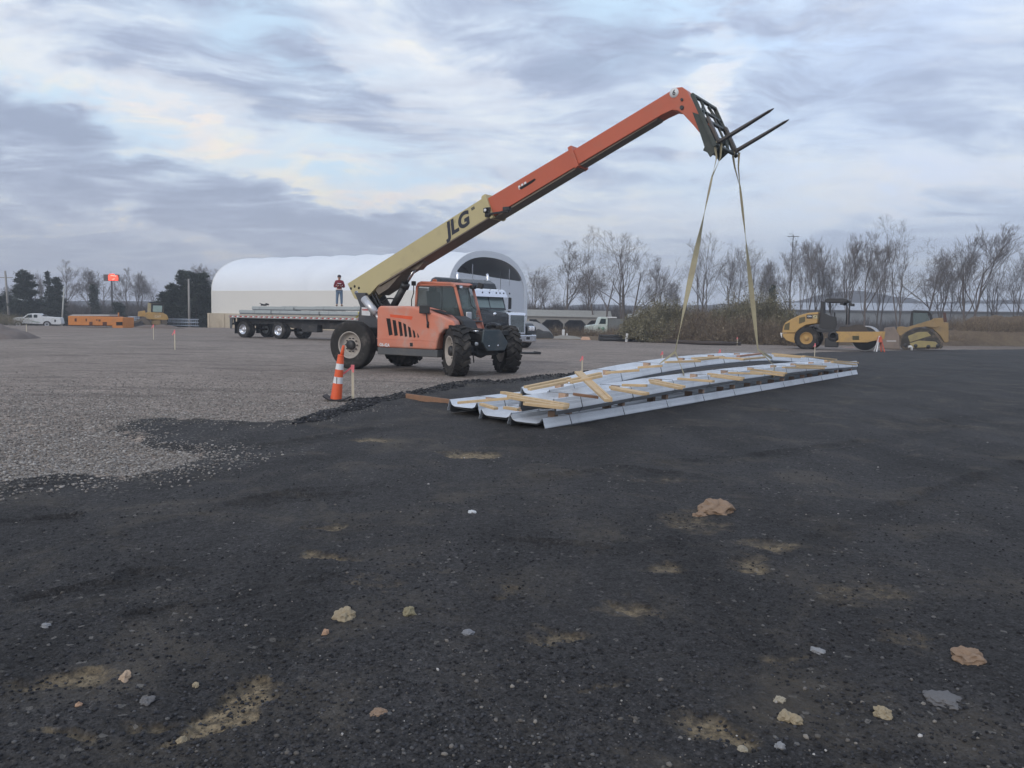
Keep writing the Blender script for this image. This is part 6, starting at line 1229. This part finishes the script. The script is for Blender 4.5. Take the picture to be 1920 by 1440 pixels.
TREES=[ # px, top y, distance, variant, width factor, label, group
 (125,494,122,0,1.,'tallest bare tree at left, feathery, above the pickup tail',None),
 (168,507,126,2,1.,'bare tree between the tallest left tree and the red sign',None),
 (196,508,135,5,.9,'bare tree just left of the red sign',None),(240,508,124,0,1.1,'bare tree just right of the red sign',None),(262,514,130,2,1.,'bare tree above the bulldozer, second right of the red sign',None),
 (76,512,128,4,.8,'slim bare tree between the two left evergreens',None),(300,524,132,5,.9,'low bare tree left of the dark evergreen group',None),(372,500,128,2,1.,'bare tree rising behind the dark evergreen group',None),(406,510,130,0,.9,'bare tree at the left end of the white fabric building',None),(20,538,130,2,.9,'low bare tree behind the leftmost pole',None),
 (1000,497,122,1,1.2,'broad bare tree against the right edge of the fabric building',None),(1062,461,118,0,1.3,'upright bare tree left of the big spreading tree',None),(1030,520,128,5,1.,'small bare tree between the fabric building and the upright one',None),
 (1128,438,112,6,1.0,'leaning left half of the big pair of bare trees behind the shed',None),(1172,444,112,3,1.15,'broad many stemmed right half of the big pair behind the shed',None),(1100,505,130,2,1.,'small bare tree under the leaning big tree',None),(1212,505,125,5,.9,'small bare tree right of the big pair',None),
 (1233,490,130,0,1.,'lone narrow bare tree right of the big pair',None),(1265,530,135,2,.8,'faint small bare tree left of the near sling',None),
 (1318,449,115,3,.95,'rounded bare tree just right of the near sling',None),(1375,461,118,1,.95,'dense bare tree left of the far sling',None),(1412,470,120,3,1.,'dense bushy bare tree behind the far sling',None),(1440,492,125,2,.9,'bare tree just right of the far sling',None),
 (1482,462,120,0,.9,'bare tree beside the tall thin mast',None),(1508,445,116,1,.85,'bare tree right of the thin mast with rising limbs',None),(1535,452,120,4,1.,'narrow bare tree behind the roller canopy',None),(1560,500,128,2,.8,'short bare tree between two taller ones right of the roller canopy',None),
 (1587,450,112,4,.9,'slim straight bare tree above the roller drum',None),(1622,446,108,0,1.05,'tall straight bare tree right of the slim one above the drum',None),(1648,455,118,4,.9,'thin bare tree leaning beside the tallest right tree',None),
 (1690,415,104,6,.9,'tallest bare tree on the right, thick trunked, above the track loader',None),(1725,462,112,5,1.,'leaning bare tree right of the tallest one',None),(1762,478,116,2,1.,'bare tree above the loader exhaust',None),(1812,436,108,4,1.5,'wide v forked bare tree near the right edge',None),(1780,500,125,0,.9,'small bare tree left of the wide v forked one',None),
 (1862,484,120,3,1.,'hazy bushy bare tree right of the v forked one',None),(1905,462,118,1,1.,'bushy bare tree at the right edge of the picture',None),(1950,470,118,3,1.,'bare tree mostly beyond the right edge',None)]
rnd=random.Random(9)
for (px,ty,Y,v,wf,lab,g) in TREES:
    p=atd(px,600,Y); zt=atd(px,ty,Y)[2]; e,zs_,used,xs_=VAR[v]
    if used: e=copy_tree(e)
    else: VAR[v][2]=True
    s_=(zt+1.0)/zs_*1.07; wf=wf*(.84 if px>1290 else .95); e.location=(p[0],p[1],-1.0); e.scale=(s_*wf,s_*wf,s_); e.rotation_euler=(0,0,rnd.uniform(0,6.28)); tag(e,lab,'tree','bare winter trees round the yard')
for v in VAR:
    if not v[2]:
        for c in list(v[0].children): bpy.data.objects.remove(c)
        bpy.data.objects.remove(v[0])
# ------------------------------------------------------------------ evergreens
NEED=leafmat('pine_needles',[(0,(.022,.030,.022)),(.6,(.045,.058,.040)),(1,(.08,.09,.06))])
def pine(px,ty,Y,wid,label,seed,dense=1.,shape=0,lean=0):
    p=atd(px,600,Y); zt=atd(px,ty,Y)[2]+1.0; e=empty('evergreen_tree',(p[0],p[1],-1.0),0,None,label,'tree','dark evergreens at the left'); rs=np.random.RandomState(seed)
    b=MB(); b.tube([(0,0,0),(lean*.4,0,zt*.5),(lean,0,zt*.97)],[zt*.022,zt*.015,.03],7); b.build('trunk',BARK,e)
    PP=[];DD=[];SS=[];z=zt*.08
    while z<zt*.99:
        f=z/zt
        R_=wid*((1-f)**.75 if shape==0 else (.55+.45*math.sin(min(1,f*1.25)*math.pi*.85)) if shape==1 else (1-f)**.45)
        for k in range(rs.randint(4,7)):
            a=rs.uniform(0,6.283); L=R_*rs.uniform(.55,1.2)*(1.35 if rs.rand()<.12 else 1); dr=np.array([math.cos(a),math.sin(a),rs.uniform(-.12,.28)]); n_=int(60*dense*max(.3,L))
            t_=rs.uniform(.15,1,n_)**.7; base=np.array([lean*f*f,0,z]); q=base+dr*(t_*L)[:,None]; q[:,2]+= (t_**2)*L*.12; q+=rs.normal(0,.10+.05*L,(n_,3))*np.array([1,1,.55]); PP.append(q)
            dd=dr*.8+rs.normal(0,.6,(n_,3)); DD.append(dd/np.linalg.norm(dd,axis=1)[:,None]); SS.append(rs.uniform(.16,.36,n_))
        z+=zt*.028*rs.uniform(.7,1.5)
    Pn=np.vstack(PP);Dn=np.vstack(DD);Sn=np.concatenate(SS); e2=np.cross(Dn,rs.normal(0,1,Dn.shape)); e2/=np.linalg.norm(e2,axis=1)[:,None]
    v=np.stack([Pn-e2*Sn[:,None]*.22,Pn+e2*Sn[:,None]*.22,Pn+Dn*Sn[:,None]],1).reshape(-1,3); cloudmesh('crown',NEED,v,np.arange(len(v)).reshape(-1,3),None,None,None,e); return e
pine(52,506,104,1.9,'big ragged evergreen at far left behind the pickup',61,1.5,2,-.5)
pine(2,556,112,2.0,'low dark evergreen at the left edge behind the pole',62,1.5,1)
pine(92,508,110,1.1,'slim evergreen between the ragged one and the leaning pale pole',63,.9,0)
pine(107,521,106,1.35,'dense dark evergreen just left of the leaning pale pole',64,1.8,2)
pine(178,534,118,.6,'thin evergreen behind the orange container',65,.7,1)
pine(347,505,98,1.6,'dark evergreen with a spreading top left of the pale pole',66,1.7,2,-.2)
pine(368,513,97,1.6,'dark evergreen directly behind the pale pole at the fabric building',67,1.9,1)
pine(325,532,97,1.5,'lower dark evergreen left of the spreading topped one',68,1.8,2)
pine(385,552,100,1.1,'dark evergreen against the end of the fabric building',69,1.8,1)
pine(308,548,97,1.3,'lowest dark evergreen beside the bulldozer cab',70,1.6,2)
pine(223,570,112,.8,'small dark evergreen above the orange container',71,1.4,1)
pine(1446,535,100,1.2,'small dark conical evergreen right of the far sling',72,1.7,0)
# ------------------------------------------------------------------ hills and warehouse
HM=mat('wooded_hill',(.085,.08,.085),1.,var=.3,sc=.03,dirt=(.12,.105,.10),da=.6,dsc=.02,spec=0.)
def hills(name,prof_,Y,dp,seed):
    V=[];n=160;m=8;x0,x1=prof_[0][0],prof_[-1][0]
    for j in range(m+1):
        for i in range(n+1):
            px=x0+(x1-x0)*i/n; ty=interp(px,prof_); p=atd(px,ty,Y); zt=p[2]; k=math.sin(math.pi*.5*min(1,j/(m*.6))); z=-3+(zt+3)*k*(1+.05*float(fbm(np.array([px*.03]),np.array([j*.5+seed]),5)[0])); yy=Y*(1+dp*j/m); V.append((p[0]*(1+dp*j/m),yy,z if j<m*.7 else z-8*(j-m*.7)))
    b=MB(); b.add(V,[(j*(n+1)+i,j*(n+1)+i+1,(j+1)*(n+1)+i+1,(j+1)*(n+1)+i) for j in range(m) for i in range(n)],True); return tag(b.build(name,HM),kind='structure')
hills('hills',[(-500,576),(0,572),(140,563),(200,561),(330,566),(600,575),(1000,575),(1180,572),(1290,570),(1350,572),(1500,560),(1530,551),(1580,543),(1630,541),(1680,552),(1740,562),(1900,566),(2400,560)],400,.12,1)
hills('hills',[(-500,580),(100,574),(220,570),(400,578),(1000,580),(1100,568),(1240,573),(1400,566),(1500,568),(1700,566),(1800,560),(1960,556),(2400,560)],520,.12,5)
wp=atd(1440,600,185); wq=atd(2150,600,150); WHF=Fr((wp[0],wp[1]),math.degrees(math.atan2(wq[1]-wp[1],wq[0]-wp[0]))); wh=WHF.e('warehouse','very long low pale roofed warehouse beyond the bare trees at right','building'); LW=float(np.hypot(*(wq-wp)[:2]))
z1=atd(1700,582,170)[2]; z2=atd(1700,569,175)[2]
b=MB(); b.prism([(0,z1),(14,z2+.3),(28,z1),(28,z1-.3),(0,z1-.3)],0,LW,'x'); b.build('roof',mat('warehouse_roof',(.38,.40,.44),.6,var=.08,sc=.2),wh)
b=MB(); b.box((LW/2,.3,(z1-1.6)/2),(LW-.4,.3,z1+.8)); 
for k in range(30): b.box((k*LW/30+.5,.1,(z1-1.6)/2),(.25,.2,z1+.8))
b.build('wall',mat('warehouse_wall',(.16,.17,.175),.8,var=.12,sc=.3),wh)
b=MB(); b.box((LW/2,.0,z1-.35),(LW,.25,.5)); b.build('gutter',DARK,wh)
sc2=atd(1195,585,150)
for k,(px,py,w_) in enumerate(((1197,586,3.),(1213,586,2.),(1188,592,3.5))):
    p=atd(px,py,120); b=MB(); b.box((0,0,0),(w_*.5,1,.55)); b.box((w_*.1,0,.3),(w_*.3,.9,.25)); o=b.build('distant_car',mat('far_white',(.62,.64,.66),.4)); o.location=(p[0],p[1],p[2]); b2=None; tag(o,['white vehicle roof seen over the right end of the shed','second white vehicle roof right of the shed gable','lower white vehicle beside the shed gable'][k],'car')
# ------------------------------------------------------------------ haze
b=MB(); b.box((0,0,28),(1500,1500,64)); hz_=b.build('haze',bpy.data.materials.new('haze')); tag(hz_,kind='stuff'); hm=hz_.data.materials[0]; hm.use_nodes=True; t=NT(hm.node_tree); t.n.clear(); v_=t.new('ShaderNodeVolumePrincipled'); v_.inputs['Color'].default_value=(.80,.84,.92,1); v_.inputs['Density'].default_value=.0015; v_.inputs['Anisotropy'].default_value=.2; o_=t.new('ShaderNodeOutputMaterial'); t.l.new(v_.outputs[0],o_.inputs['Volume'])
hz_['label']='thin pale evening haze over the whole yard'; hz_['category']='haze'
